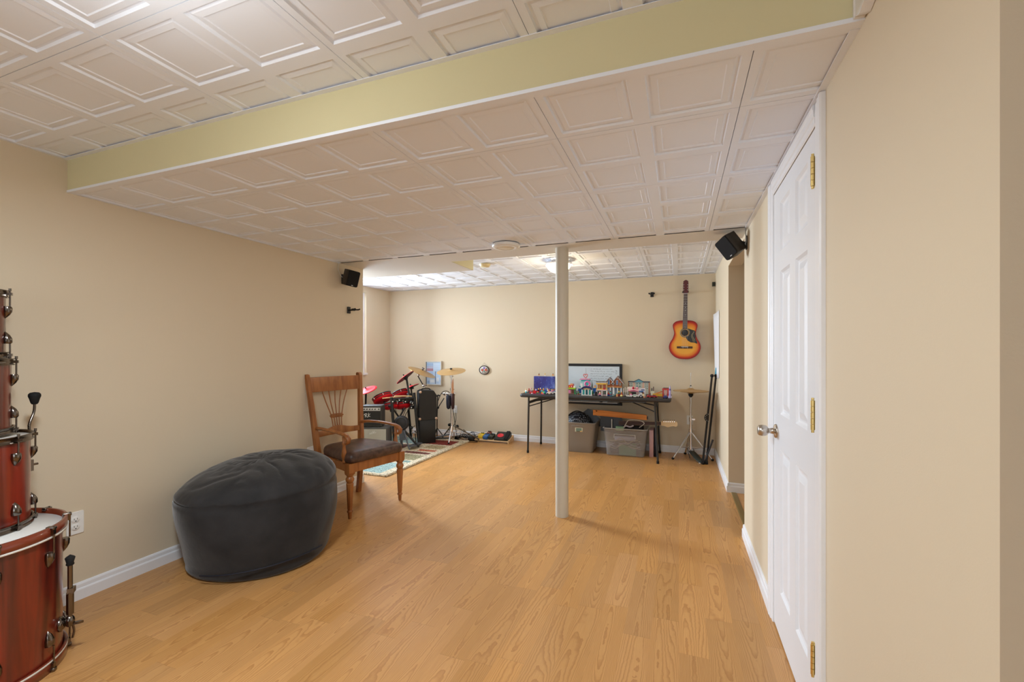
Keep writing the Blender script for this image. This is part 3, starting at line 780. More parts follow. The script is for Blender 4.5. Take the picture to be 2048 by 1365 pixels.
# second ceiling lamp of the same kind in the near room, beyond the left top of the picture
lamp2 = thing('ceiling_lamp', 'lit dome ceiling lamp with a silver rim in the near room', 'ceiling lamp', (-1.22, .60, ZC))
MB().lathe([(.150, -.055), (.152, -.045), (.146, -.036), (.135, -.026), (.120, -.012), (.10, 0)], chrome, 44, caps=False).build('rim', lamp2)
MB().lathe([(0, -.142), (.04, -.138), (.08, -.122), (.11, -.098), (.13, -.068), (.134, -.054)], glow, 40, caps=False).build('glass_dome', lamp2)
point('ceiling_lamp_light', (-1.22, .60, ZC-.22), LAMP_W, (.82, .92, 1.0), .13)
area('ceiling_lamp_downlight', (-1.22, .60, ZC-.150), (0, 0, 0), .24, .24, 38, (.80, .905, 1.0))

# ================================================================== rug
def rug_material():
    m = bpy.data.materials.new('patchwork_rug'); m.use_nodes = True; nt = m.node_tree; b = nt.nodes['Principled BSDF']
    tc = nt.nodes.new('ShaderNodeTexCoord')
    n = nt.nodes.new('ShaderNodeTexNoise'); n.inputs['Scale'].default_value = 75; n.inputs['Detail'].default_value = 2
    nt.links.new(tc.outputs['Object'], n.inputs['Vector'])
    at = nt.nodes.new('ShaderNodeAttribute'); at.attribute_name = 'pile'
    mx = nt.nodes.new('ShaderNodeMix'); mx.data_type = 'RGBA'; mx.blend_type = 'MULTIPLY'; mx.inputs[0].default_value = .75
    cr = nt.nodes.new('ShaderNodeValToRGB'); cr.color_ramp.elements[0].position = .36; cr.color_ramp.elements[1].position = .56
    cr.color_ramp.elements[0].color = (.25, .25, .25, 1); cr.color_ramp.elements[1].color = (1.1, 1.1, 1.1, 1)
    nt.links.new(n.outputs['Fac'], cr.inputs[0]); nt.links.new(at.outputs['Color'], mx.inputs[6]); nt.links.new(cr.outputs[0], mx.inputs[7]); nt.links.new(mx.outputs[2], b.inputs['Base Color'])
    bp = nt.nodes.new('ShaderNodeBump'); bp.inputs['Strength'].default_value = .8; bp.inputs['Distance'].default_value = .01; nt.links.new(n.outputs['Fac'], bp.inputs['Height']); nt.links.new(bp.outputs[0], b.inputs['Normal'])
    b.inputs['Roughness'].default_value = .95
    return m
rugm = rug_material()
RX0, RX1, RY0, RY1 = -4.30, -2.835, 3.845, 5.80
cream = srgb(214, 198, 168)
patches = [  # x0,x1,y0,y1 (from right near corner), colour
    (-3.30, -2.95, 3.90, 4.32, srgb(150, 176, 172)), (-4.2, -3.36, 3.90, 4.30, srgb(120, 150, 158)),
    (-3.20, -2.93, 4.38, 4.46, srgb(126, 150, 140)), (-3.42, -2.93, 4.50, 4.74, srgb(150, 140, 104)), (-4.2, -3.46, 4.36, 4.74, srgb(170, 150, 110)),
    (-3.30, -2.93, 4.81, 4.90, srgb(104, 48, 38)), (-3.18, -2.93, 4.96, 5.05, srgb(182, 92, 58)), (-3.34, -3.22, 4.96, 5.05, srgb(190, 170, 130)),
    (-3.20, -2.93, 5.12, 5.32, srgb(170, 150, 112)), (-3.36, -2.93, 5.38, 5.66, srgb(136, 44, 32)), (-4.2, -3.44, 4.86, 5.24, srgb(96, 58, 44)), (-4.2, -3.42, 5.32, 5.70, srgb(150, 168, 160))]
nx, ny = 120, 160; vs = []; fs = []; colr = []
for j in range(ny+1):
    for i in range(nx+1):
        x = RX0+(RX1-RX0)*i/nx; y = RY0+(RY1-RY0)*j/ny
        e = min(i, nx-i, (j), (ny-j)); z = .006 if e == 0 else .020
        xx, yy = x+.006*noise.noise(Vector((x*20, y*20, 0))), y+.006*noise.noise(Vector((x*20, y*20, 5)))
        z += (.006*noise.noise(Vector((x*55, y*55, 2))) if e else 0)
        vs.append((xx-RX1, yy-RY0, z))
        c_ = cream
        for (a, b_, c0, c1, cc) in patches:
            if a < xx < b_ and c0 < yy < c1: c_ = cc
        colr.append((*c_, 1))
for j in range(ny):
    for i in range(nx): a = j*(nx+1)+i; fs.append((a, a+1, a+nx+2, a+nx+1))
b0 = len(vs)
edge = [(i, 0) for i in range(nx)]+[(nx, j) for j in range(ny)]+[(nx-i, ny) for i in range(nx)]+[(0, ny-j) for j in range(ny)]
for (i, j) in edge: v = vs[j*(nx+1)+i]; vs.append((v[0], v[1], .001)); colr.append((*srgb(150, 120, 84), 1))
ne = len(edge)
for k, (i, j) in enumerate(edge):
    i2, j2 = edge[(k+1) % ne]; fs.append((j*(nx+1)+i, b0+k, b0+(k+1) % ne, j2*(nx+1)+i2))
rug = MB().add(vs, fs, rugm, True)
ro = rug.build('area_rug', loc=(RX1, RY0, 0), label='shaggy multicolour patchwork rug with cream borders under the drum kit', cat='rug')
ca = ro.data.color_attributes.new('pile', 'FLOAT_COLOR', 'POINT')
for k, c_ in enumerate(colr): ca.data[k].color = c_
RZ = .021

# ================================================================== amplifiers
def logo_strokes(mb, strokes, s_, T, m, r=.0022):
    for st_ in strokes: mb.tube([(x*s_, y*s_, 0) for x, y in st_], r, m, T=T, seg=6, res=5)
amp_rot = .3595
grillem = S('amp_grille_grey', 186, 183, 174, .9, bump=(700, .5, .001)); vinyl = S('amp_vinyl_grey', 88, 86, 84, .6, bump=(500, .2, .001)); vinylb = S('amp_vinyl_black', 34, 33, 32, .55, bump=(500, .2, .001))
big = thing('guitar_amplifier', 'larger grey guitar amplifier on the rug under the small black one', 'amplifier', (-3.715, 4.72, RZ), amp_rot, 'guitar amplifiers')
bw, bdp, bh = .42, .22, .305
b = MB(); b.rbox((0, bdp/2, bh/2), (bw, bdp, bh), .018, vinyl, ax=1); b.build('cabinet', big)
MB().box((-bw/2+.018, -.006, .022), (bw/2-.018, .002, bh-.022), grillem).build('speaker_grille', big)
l_ = MB()
wp = S('logo_white', 240, 240, 238, .4)
LT_ = frame((-.02, -.010, .215), (1, 0, .28), (0, -1, 0))
# script lettering 'ackL' (the end of the maker's name shows beside the chair)
logo_strokes(l_, [[(.9, .7), (.4, .8), (.1, .3), (.5, 0), (.9, .6), (.9, 0), (1.2, .3)], [(2.0, .7), (1.6, .8), (1.3, .3), (1.7, 0), (2.1, .2)], [(2.3, 0), (2.6, 1.5)], [(3.0, .8), (2.45, .45), (3.0, 0)], [(3.5, 1.5), (3.3, .1), (3.9, .1), (4.2, .3)]], .022, LT_, wp)
l_.build('logo', big, label='white script lettering')
sm = thing('guitar_amplifier', 'small black practice amplifier with white script logo on the grey amplifier', 'amplifier', (-3.72, 4.735, RZ+bh+.006), amp_rot, 'guitar amplifiers')
sw, sd, sh = .262, .16, .275
MB().rbox((0, sd/2, sh/2), (sw, sd, sh), .016, S('amp_vinyl_dark', 62, 60, 58, .6), ax=1).build('cabinet', sm)
MB().box((-sw/2+.016, -.005, .016), (sw/2-.016, .002, .196), vinylb).build('speaker_grille', sm)
MB().box((-sw/2+.018, -.006, .208), (sw/2-.018, .002, .248), silver).build('control_panel', sm)
for k in range(6):
    MB().cyl((-.092+k*.035+(.012 if k == 5 else 0), -.006, .228), (-.092+k*.035+(.012 if k == 5 else 0), -.020, .228), .0085, blackp, r2=.007, seg=14).build('knob', sm)
l_ = MB(); LT_ = frame((-.090, -.008, .120), (1, 0, .18), (0, -1, 0))
logo_strokes(l_, [[(.3, 0), (.5, 1.2)], [(0, .9), (.5, 1.3), (1.1, 1.2), (.9, .75), (.45, .6)], [(.6, .65), (1.0, 0), (1.4, .1)], [(1.4, 0), (1.8, 1.4)], [(2.3, 1.0), (1.6, .5), (2.1, 0)]], .036, LT_, wp, .0026)
l_.build('logo', sm, label='white script letters')
for sx in (-1, 1):
    for sy in (.03, sd-.03): MB().cyl((sx*.10, sy, -.006), (sx*.10, sy, .001), .010, rubber).build('foot', sm)

# ================================================================== two speaker cabinets
def PYx(u, Y):       # x of a picture column on a plane of constant y (only used as a measure)
    rho = (u-1024)/F_PX; return Y*(rho*cos(YAW)-sin(YAW))/(rho*sin(YAW)+cos(YAW))
def PYz(u, v, Y):
    rho = (u-1024)/F_PX; d = Y/(rho*sin(YAW)+cos(YAW)); return EYE-(v-CY_PX)*d/F_PX
cabr = radians(40)
lowc = thing('speaker_cabinet', 'lower black speaker cabinet standing on the rug', 'speaker cabinet', (-3.372, 5.50, RZ), cabr, 'stacked speaker cabinets')
MB().rbox((0, 0, .162), (.225, .24, .325), .006, vinylb).build('box', lowc)
gl = MB(); gl.box((-.116, -.100, .02), (-.112, .100, .305), S('cab_cloth', 16, 18, 24, .9)); gl.build('grille', lowc)
upc = thing('speaker_cabinet', 'upper black speaker cabinet with metal corners on top of the lower one', 'speaker cabinet', (-3.372, 5.50, RZ+.326), cabr, 'stacked speaker cabinets')
ub = MB(); ub.prism([(-.115, 0), (.125, 0), (.125, .345), (.085, .408), (-.075, .415), (-.115, .395)], -.125, .125, vinylb, ax=1); ub.build('box', upc, bevel=.006)
MB().box((-.120, -.104, .03), (-.115, .104, .375), S('cab_cloth', 16, 18, 24, .9)).build('grille', upc)
cornm = S('metal_corner', 214, 182, 160, .35, metal=.7)
for (x_, z_) in ((-.108, .018), (.118, .018), (-.100, .392)):
    MB().sphere((x_, -.120, z_), .020, cornm, sc=(1, .6, 1)).build('corner_guard', upc, label='copper coloured corner guard')
hd = MB(); hd.tube([(-.075, 0, .412), (-.05, 0, .432), (.03, 0, .432), (.055, 0, .410)], .007, rubber); hd.build('carry_handle', upc)

# ================================================================== electronic drum kit
kit = thing('electronic_drum_kit', 'electronic drum kit with red pads and red cymbals on a black rack', 'drum kit', (-3.62, 5.15, RZ))
KO = Vector((-3.62, 5.15, RZ))
def Kp(u, v, Y): return Vector((PYx(u, Y), Y, PYz(u, v, Y)))-KO
rackm = S('rack_black', 30, 29, 29, .35)
def part(name, fn, label=None): mb = MB(); fn(mb); return mb.build(name, kit, label=label)
fl = -.0
def ground(u, Y): p = Vector((PYx(u, Y), Y, RZ))-KO; return p
a1, a2 = Kp(783, 795, 5.0), ground(790, 4.95)
c1, c2 = Kp(828, 786, 5.28), ground(838, 5.25)
d1, d2 = Kp(817, 820, 5.62), ground(822, 5.72)
part('rack_post', lambda m: (m.cyl(a1, a2, .019, rackm), m.sphere(a2+Vector((0, 0, .012)), .024, rubber, sc=(1, 1, .5))))
part('rack_post', lambda m: (m.cyl(c1, c2, .019, rackm), m.sphere(c2+Vector((0, 0, .012)), .024, rubber, sc=(1, 1, .5))))
part('rack_post', lambda m: (m.cyl(d1, d2, .019, rackm), m.sphere(d2+Vector((0, 0, .012)), .024, rubber, sc=(1, 1, .5))))
e1 = Kp(742, 826, 5.15); e2 = ground(744, 5.25)
part('rack_post', lambda m: m.cyl(e1, e2, .019, rackm))
part('rack_bar', lambda m: m.cyl(Kp(783, 800, 5.0), Kp(828, 797, 5.28), .018, rackm))
part('rack_bar', lambda m: m.cyl(Kp(783, 812, 5.0), Kp(742, 815, 5.15), .018, rackm))
part('rack_bar', lambda m: m.cyl(Kp(786, 818, 5.0), Kp(800, 838, 5.1), .012, rackm))
part('rack_bar', lambda m: m.cyl(Kp(810, 816, 5.2), Kp(797, 838, 5.1), .012, rackm))
part('rack_bar', lambda m: m.cyl(Kp(828, 800, 5.28), d1, .018, rackm))
for (u, v, Y) in ((787, 803, 5.02), (800, 800, 5.1), (812, 803, 5.18), (826, 806, 5.26), (824, 815, 5.3), (775, 812, 5.03), (818, 790, 5.4)):
    q = Kp(u, v, Y)
    part('clamp', lambda m: (m.rbox(q, (.050, .050, .045), .010, rackm), m.cyl(q, q+Vector((.02, -.045, .0)), .008, chrome)))
def disc(c, R, nrm, m1, m2, name, dome=0., th=.010, rim=True, label=None):
    T = frame(c, (1, .2, 0), nrm)
    mb = MB()
    if dome: mb.lathe([(R, -th*.4), (R, 0), (R*.8, th*.5), (R*.25, dome*.55), (R*.16, dome), (0, dome*1.12)], m1, 36, T); mb.lathe([(R*.97, -th*.5), (R*.2, -.004), (0, -.006)][::-1], m2, 30, T, caps=False)
    else: mb.lathe([(R*.94, -.055), (R, -.045), (R, -.006), (R*.965, 0), (R*.95, -.004), (0, -.004)], m1, 36, T)
    return mb.build(name, kit, label=label), T
rub = S('pad_rubber_black', 36, 34, 36, .55)
# cymbal pads
for (u, v, Y, R, n_) in ((733, 781, 5.0, .145, (-.10, -.36, .93)), (810.5, 755, 5.35, .145, (-.60, -.18, .78)), (823, 774.5, 5.55, .118, (-.42, -.10, .90))):
    c_ = Kp(u, v, Y); o, T = disc(c_, R, n_, redp, rub, 'cymbal_pad', dome=.022, label='red electronic cymbal pad')
    mb = MB(); mb.cyl(T @ Vector((0, 0, -.03)), T @ Vector((0, 0, .050)), .008, rub); mb.cyl(T @ Vector((0, 0, -.035)), T @ Vector((0, 0, -.006)), .026, rub, seg=18); mb.build('wing_nut', kit)
part('cymbal_arm', lambda m: m.cyl(Kp(732, 786, 5.0), Kp(731, 818, 5.05), .013, rackm))
part('cymbal_arm', lambda m: m.cyl(Kp(813, 757, 5.36), Kp(820, 800, 5.30), .014, rackm))
part('cymbal_arm', lambda m: m.cyl(Kp(822, 777, 5.55), Kp(825, 800, 5.50), .012, rackm))
# tom pads
for (u, v, Y, R, n_) in ((764, 793, 5.15, .135, (-.52, .10, .85)), (799, 786, 5.45, .125, (-.50, .12, .86)), (804, 806, 5.30, .11, (-.25, .15, .95)), (780, 807, 5.10, .10, (-.25, .10, .96))):
    c_ = Kp(u, v, Y); T = frame(c_, (1, .2, 0), n_)
    mb = MB(); mb.lathe([(R*.55, -.085), (R*.90, -.070), (R, -.055), (R, -.008)], redp, 36, T); mb.lathe([(R+.001, -.034), (R+.002, -.028), (R+.001, -.022)], rub, 36, T, caps=False); mb.lathe([(R, -.008), (R+.006, -.006), (R+.006, .006), (R-.006, .008), (R-.008, .001), (0, .001)], rub, 36, T, caps=False)
    for k in range(6): mb.cyl(T @ Vector((cos(k*pi/3)*R, sin(k*pi/3)*R, -.03)), T @ Vector((cos(k*pi/3)*R*1.06, sin(k*pi/3)*R*1.06, -.005)), .006, chrome)
    mb.cyl(T @ Vector((0, 0, -.08)), T @ Vector((0, 0, -.12)), .016, rackm)
    mb.build('drum_pad', kit, label='red drum pad with black rubber rim')
# kick tower
kc = Kp(802, 847, 4.98)
def kick(m):
    T = frame(kc, (1, .35, 0), (.34, -.92, .10)); m.lathe([(.088, -.05), (.098, -.045), (.098, -.01), (.090, 0), (0, .002)], rub, 36, T); m.lathe([(.070, .003), (.072, .006), (.078, .006), (.080, .003)], darkg, 30, T, caps=False)
part('kick_pad', kick, 'round black kick drum pad')
steel = S('painted_grey_steel', 92, 96, 104, .4, metal=.3)
bt = Kp(800, 870, 5.0)
part('kick_stand', lambda m: (m.prism([(-.035, -.23), (.035, -.23), (.05, -.02), (-.05, -.02)], -.012, .012, steel, ax=1, T=frame(kc+Vector((0, .03, 0)), (1, .35, 0))),
                             m.cyl(kc+Vector((.02, .03, -.09)), ground(819, 4.92)+Vector((0, 0, .012)), .014, steel, r2=.008), m.cyl(kc+Vector((.02, .04, -.10)), ground(838, 5.10)+Vector((0, 0, .012)), .018, blackm, r2=.012),
                             m.cyl(kc+Vector((-.02, .03, -.10)), kc+Vector((-.03, .06, -kc.z+.012)), .018, steel)))
part('kick_pedal', lambda m: (m.rbox(Kp(830, 890, 5.1)*1.0, (.09, .25, .016), .02, steel, Matrix.Identity(4)), m.cyl(Kp(826, 886, 5.2), Kp(824, 858, 5.2), .008, chrome), m.cyl(Kp(832, 886, 5.2), Kp(830, 862, 5.2), .008, blackm), m.sphere(Kp(823, 856, 5.18), .022, S('felt', 60, 58, 56, .9)), m.torus(Kp(828, 866, 5.2), .030, .006, chrome, T=None)))
part('sound_module', lambda m: m.rbox(Kp(824, 799, 5.30), (.07, .11, .05), .010, rub))
# cables of the kit
def kcab(pts, r=.004): part('kit_cable', lambda m: m.tube([Kp(*p) for p in pts], r, rubber, seg=6))
kcab([(742, 822, 5.1), (760, 819, 5.05), (778, 815, 5.0), (786, 832, 5.02), (789, 850, 5.0)])
kcab([(790, 812, 5.1), (794, 830, 5.2), (800, 842, 5.3), (806, 832, 5.25), (812, 818, 5.2)])
kcab([(818, 820, 5.3), (812, 828, 5.3), (810, 838, 5.3), (818, 848, 5.3), (824, 862, 5.3)])
kcab([(830, 852, 5.3), (824, 858, 5.3), (822, 872, 5.3), (828, 884, 5.3)])
# drum sticks lying over the rack bar
for (u0, v0, Y0, u1, v1, Y1, lb) in ((765, 797.5, 4.96, 806, 793.0, 5.19, 'wooden drumstick lying on the rack bar of the red electronic kit, left one'), (789, 792.6, 5.03, 824, 793.0, 5.24, 'wooden drumstick lying on the rack bar of the red electronic kit, right one')):
    p0 = Vector((PYx(u0, Y0), Y0, PYz(u0, v0, Y0))); p1 = Vector((PYx(u1, Y1), Y1, PYz(u1, v1, Y1)))
    MB().tube([p*0 if False else (p0-p0) for p in [0]] + [(p1-p0)*.1, (p1-p0)*.85, (p1-p0)*.95, p1-p0], lambda t: .0075 if t < .7 else .0075*(1-(t-.7)*2.0) + .001, palew, seg=10, spline=False).build('drumstick', loc=p0, label=lb, cat='drumstick', group='drumsticks')

# ================================================================== crash cymbal on boom stand, behind the cabinets
def cymbal_mesh(R, bell=.022, T=None, m=cymb):
    mb = MB(); pr = [(R, 0), (R*.75, .006), (R*.45, .012), (R*.24, .017), (R*.20, .021), (R*.13, bell+.008), (R*.05, bell+.013), (.006, bell+.013)]
    mb.lathe(pr, m, 56, T, caps=False); mb.lathe([(r, z-.0016) for r, z in pr][::-1], m, 56, T, caps=False); mb.lathe([(R, 0), (R, -.0016)], m, 56, T, caps=False)
    return mb
YC = 5.82
co = Vector((PYx(849, YC), YC, RZ))
cst = thing('crash_cymbal_stand', 'crash cymbal tilted steeply on a chrome boom stand behind the speaker cabinets', 'cymbal stand', co, 0)
def Cp(u, v, Y=YC): return Vector((PYx(u, Y), Y, PYz(u, v, Y)))-co
CT = frame(Cp(843.5, 745), (1, 0, -.42), (.39, .06, .92))
cymbal_mesh(.215, T=CT).build('cymbal', cst, label='bronze crash cymbal')
mb = MB(); mb.cyl(CT @ Vector((0, 0, -.02)), CT @ Vector((0, 0, .075)), .004, chrome); mb.cyl(CT @ Vector((0, 0, .034)), CT @ Vector((0, 0, .052)), .013, rubber); mb.cbox((0, 0, .066), (.040, .008, .014), blackm, CT)
mb.build('wing_nut', cst)
part_c = MB(); part_c.cyl(Cp(836, 753), Cp(847.5, 773), .008, blackm); part_c.sphere(Cp(837, 751), .018, chrome); part_c.cyl(Cp(840, 744), Cp(837, 752), .007, chrome); part_c.build('boom_arm', cst)
mb = MB(); mb.cyl(Cp(848, 772), Cp(850.5, 782), .012, chrome); mb.cyl(Cp(850.5, 780), Vector((0, 0, .25)), .012, chrome); mb.sphere(Cp(847.5, 772), .022, chrome, sc=(1.3, .8, .9)); mb.cbox(Cp(852, 771), (.045, .012, .012), chrome); mb.build('pole', cst)
for a in (.6, 2.5, 4.7):
    mb = MB(); mb.cyl((0, 0, .34), (.16*cos(a), .16*sin(a), .012), .008, chrome); mb.sphere((.16*cos(a), .16*sin(a), .012), .012, rubber); mb.build('leg', cst)

# ================================================================== ride cymbal stand
ro_ = Vector((-3.010, 5.66, RZ)); 
rst = thing('ride_cymbal_stand', 'flat ride cymbal on a straight chrome tripod stand beside the pedal board', 'cymbal stand', ro_, 0)
def Rp(u, v, Y=5.66): return Vector((PYx(u, Y), Y, PYz(u, v, Y)))-ro_
RT = frame(Rp(902.5, 743.5), (1, 0, 0), (.02, -.22, .97))
cymbal_mesh(.207, T=RT).build('cymbal', rst, label='bronze ride cymbal')
mb = MB(); mb.cyl(RT @ Vector((0, 0, -.02)), RT @ Vector((0, 0, .06)), .004, chrome); mb.cyl(RT @ Vector((0, 0, .034)), RT @ Vector((0, 0, .046)), .018, rubber); mb.build('wing_nut', rst)
mb = MB(); b0 = Rp(904, 880); b0.z = .12; mb.cyl(b0, Rp(903, 815), .0145, chrome); mb.cyl(Rp(903, 815), Rp(903, 778), .012, chrome); mb.cyl(Rp(903, 780), Rp(902.5, 746), .009, chrome)
for (u, v) in ((903, 815), (903, 779), (902.5, 753), (904, 852)): mb.cyl(Rp(u, v)-Vector((0, 0, .018)), Rp(u, v)+Vector((0, 0, .018)), .021, chrome, seg=16); mb.cbox(Rp(u, v)+Vector((.03, -.01, 0)), (.036, .008, .016), chrome)
mb.build('pole', rst)
hub = Rp(904, 850); 
for (fx, fy) in ((-2.992-ro_.x, 5.46-ro_.y), (-3.30-ro_.x, 5.84-ro_.y), (-2.72-ro_.x, 5.86-ro_.y)):
    mb = MB(); f_ = Vector((fx, fy, .012)); mb.cyl(hub, f_, .009, chrome if fy < 0 else blackchrome); q = hub*.4+f_*.6; mb.cyl(Vector((hub.x, hub.y, .13)), q, .006, chrome); mb.sphere(f_, .014, rubber, sc=(1, 1, .8)); mb.build('leg', rst)
mb = MB(); mb.cyl(Rp(884, 788), Rp(910, 788.5), .007, chrome)
for u in (890, 896, 909): mb.rbox(Rp(u, 788.5), (.034, .034, .04), .008, chrome)
mb.build('side_arm', rst)
sh_ = thing('stick_holder', 'dark stick holder pouch clamped to the ride cymbal stand', 'stick holder', ro_+Rp(906, 816), 0)
navy = S('navy_pouch', 34, 38, 56, .6)
MB().lathe([(.012, -.02), (.028, .0), (.032, .05), (.034, .17), (.030, .175)], navy, 20, T0((-.062, -.02, 0))).build('pouch', sh_)
MB().lathe([(.010, -.02), (.022, .0), (.026, .05), (.027, .20), (.022, .205)], S('brown_pouch', 62, 36, 34, .6), 20, T0((.008, -.02, 0))).build('pouch', sh_)
for k, (dx, lz) in enumerate(((-.002, .385), (.014, .40))):
    MB().tube([(0, 0, 0), (0, 0, lz*.85), (.003, 0, lz)], lambda t: .0070 if t < .8 else .0070-.02*(t-.8), S('hickory', 190, 130, 84, .45), seg=8, spline=False).build('drumstick', loc=ro_+Rp(906, 816)+Vector((dx, -.02, .02)), label='upright drumstick in the stick holder, '+('left one' if k == 0 else 'right one'), cat='drumstick', group='drumsticks')

# small boom microphone stand at the wall
ms = thing('microphone_stand', 'thin folded black boom stand leaning between cabinets and ride stand', 'microphone stand', (PYx(874, 5.95), 5.95, 0), 0)
mo = Vector(ms.location)
def Mp(u, v, Y=5.95): return Vector((PYx(u, Y), Y, PYz(u, v, Y)))-mo
MB().cyl(Mp(874, 833), Mp(875.5, 793), .009, blackm).cyl(Mp(874, 833), (0, 0, .012), .009, blackm).build('pole', ms)
MB().cyl(Mp(876, 816), Mp(888, 797), .007, blackm).sphere(Mp(876, 816), .018, rubber).build('boom_arm', ms)
MB().tube([Mp(873, 793), Mp(877, 791), Mp(880, 793)], .010, rubber).build('clip', ms)
for a in (.3, 2.4, 4.5): MB().cyl((0, 0, .14), (.10*cos(a), .10*sin(a), .010), .007, blackm).build('leg', ms)
# foot pedals near the stands
for (u, v, Y, rz, lb) in ((886, 873, 5.78, .5, 'steel kick drum pedal lying on the rug left of the ride stand'), (912, 868, 5.93, -.9, 'steel foot pedal lying on the rug right of the ride stand')):
    x_ = PYx(u, Y); pd = thing('drum_pedal', lb, 'drum pedal', (x_, Y, RZ if Y < 5.8 else 0), rz, 'drum pedals on the rug')
    MB().prism([(-.13, .012), (.12, .060), (.12, .068), (-.13, .020)], -.042, .042, steel, ax=1).build('footboard', pd, bevel=.002)
    MB().rbox((0, 0, .006), (.27, .07, .010), .01, blackm).build('base_plate', pd)
    mb = MB(); mb.cyl((.11, -.05, .01), (.11, -.05, .13), .007, chrome); mb.cyl((.11, .05, .01), (.11, .05, .13), .007, chrome); mb.cyl((.11, -.055, .12), (.11, .055, .12), .006, chrome); mb.torus((.11, 0, .12), .022, .005, chrome, T=None); mb.build('hoop_clamp', pd)
    mb = MB(); mb.cyl((.11, 0, .12), (.10, 0, .19), .004, chrome); mb.sphere((.10, 0, .20), .024, rubber, sc=(1.3, 1, 1)); mb.build('beater', pd, label='round black beater')
# cables
cable('instrument_cable', [(-3.36+.1, 5.62, .58), (-3.20, 5.66, .72), (-3.10, 5.70, .70), (-3.06, 5.72, .45), (-3.02, 5.72, .2), (-2.98, 5.70, .06)], .005, rubber, 'black cable arching from the speaker cabinet down past the ride stand', group='black cables in the drum corner')
cable('instrument_cable', [(-3.20, 5.78, .13), (-3.10, 5.78, .20), (-3.04, 5.76, .30), (-3.03, 5.74, .42)], .004, rubber, 'short black cable hanging beside the chrome pole', group='black cables in the drum corner')
random.seed(11)
for k in range(9):
    bx_, by_ = -2.88+random.uniform(-.12, .14), 5.93+random.uniform(-.05, .06)
    pts = [(bx_+random.uniform(-.14, .16), min(by_+random.uniform(-.07, .08), 6.07), .012+abs(random.gauss(0, .045))) for _ in range(6)]
    cable('instrument_cable', pts, .0042, [rubber, rubber, S('grey_cable', 120, 120, 124, .5)][k % 3], ('grey' if k % 3 == 2 else 'black')+' thin cable in the tangle between the ride stand and the pedal board', group=('grey' if k % 3 == 2 else 'black')+' tangled cables beside the pedal board')
cable('instrument_cable', [(-2.80+.09*cos(t*.42), 5.80+.045*sin(t*.42), .006) for t in range(17)], .004, rubber, 'black cable loop lying on the floor in front of the pedal board')
MB().rbox((0, 0, .035), (.10, .10, .07), .02, blackp).build('power_adapter', loc=(-2.835, 5.88, 0), label='black power adapter on the floor at the left end of the pedal board', cat='power adapter')

# ================================================================== pedal board
pb = thing('pedal_board', 'low wooden pedal board on the floor against the back wall', 'pedal board', (-2.53, 5.965, 0), 0)
MB().prism([(-.11, .018), (.11, .075), (.11, .087), (-.11, .030)], -.275, .275, palew, ax=0).build('deck', pb)
MB().prism([(-.11, 0), (.11, 0), (.11, .075), (-.11, .018)], -.275, -.262, palew, ax=0).prism([(-.11, 0), (.11, 0), (.11, .075), (-.11, .018)], .262, .275, palew, ax=0).build('side_panel', pb)
PT = Matrix.Translation((-2.53, 5.965, .030+.0285)) @ Matrix.Rotation(atan2(.057, .22), 4, 'X')
def pedal(x, y, w, d, h, m, lb, col):
    o = thing('effect_pedal', lb, 'effect pedal', group='effect pedals'); o.matrix_world = PT @ T0((x, y, .0015))
    MB().rbox((0, 0, h/2), (w, d, h), .005, m).build('housing', o)
    MB().cyl((0, -d*.28, h), (0, -d*.28, h+.008), .007, chrome).build('foot_switch', o)
    for k in (-1, 0, 1): MB().cyl((k*w*.28, d*.28, h), (k*w*.28, d*.28, h+.012), .007, rubber, r2=.006).build('knob', o)
    return o
pedal(-.175, -.02, .066, .12, .040, S('pedal_yellow', 226, 190, 46, .4), 'small yellow effect pedal, leftmost on the pedal board', None)
pedal(-.090, -.045, .070, .115, .045, S('pedal_blue', 44, 98, 160, .35), 'small blue effect pedal between the yellow and the dark one', None)
pedal(-.090, .060, .060, .075, .040, S('pedal_brown', 120, 52, 40, .4), 'small red brown effect pedal behind the blue one', None)
pedal(-.008, -.035, .068, .120, .045, S('pedal_dark_green', 44, 52, 46, .4), 'small dark green effect pedal beside the big black one', None)
wh = thing('multi_effect_pedal', 'wide black multi effect unit with red oval and treadle on the pedal board', 'effect pedal'); wh.matrix_world = PT @ T0((.15, -.01, .0015))
MB().prism([(-.09, 0), (.09, 0), (.09, .055), (-.09, .018)], -.105, .105, S('unit_black', 34, 40, 40, .4), ax=0).build('housing', wh)
mb = MB(); UT = T0((-.030, 0, .0375)) @ Matrix.Rotation(atan2(.037, .18), 4, 'X')
mb.lathe([(.042, 0), (.042, .003), (.032, .004), (.030, .001), (0, .001)], S('oval_red', 224, 42, 56, .35), 30, UT @ Matrix.Diagonal((1.15, 1, 1, 1)))
mb.build('display_ring', wh, label='red oval display ring')
MB().cbox((.072, 0, .012), (.052, .165, .014), rubber, T0((0, 0, .036)) @ Matrix.Rotation(atan2(.037, .18)+.12, 4, 'X')).build('treadle', wh)

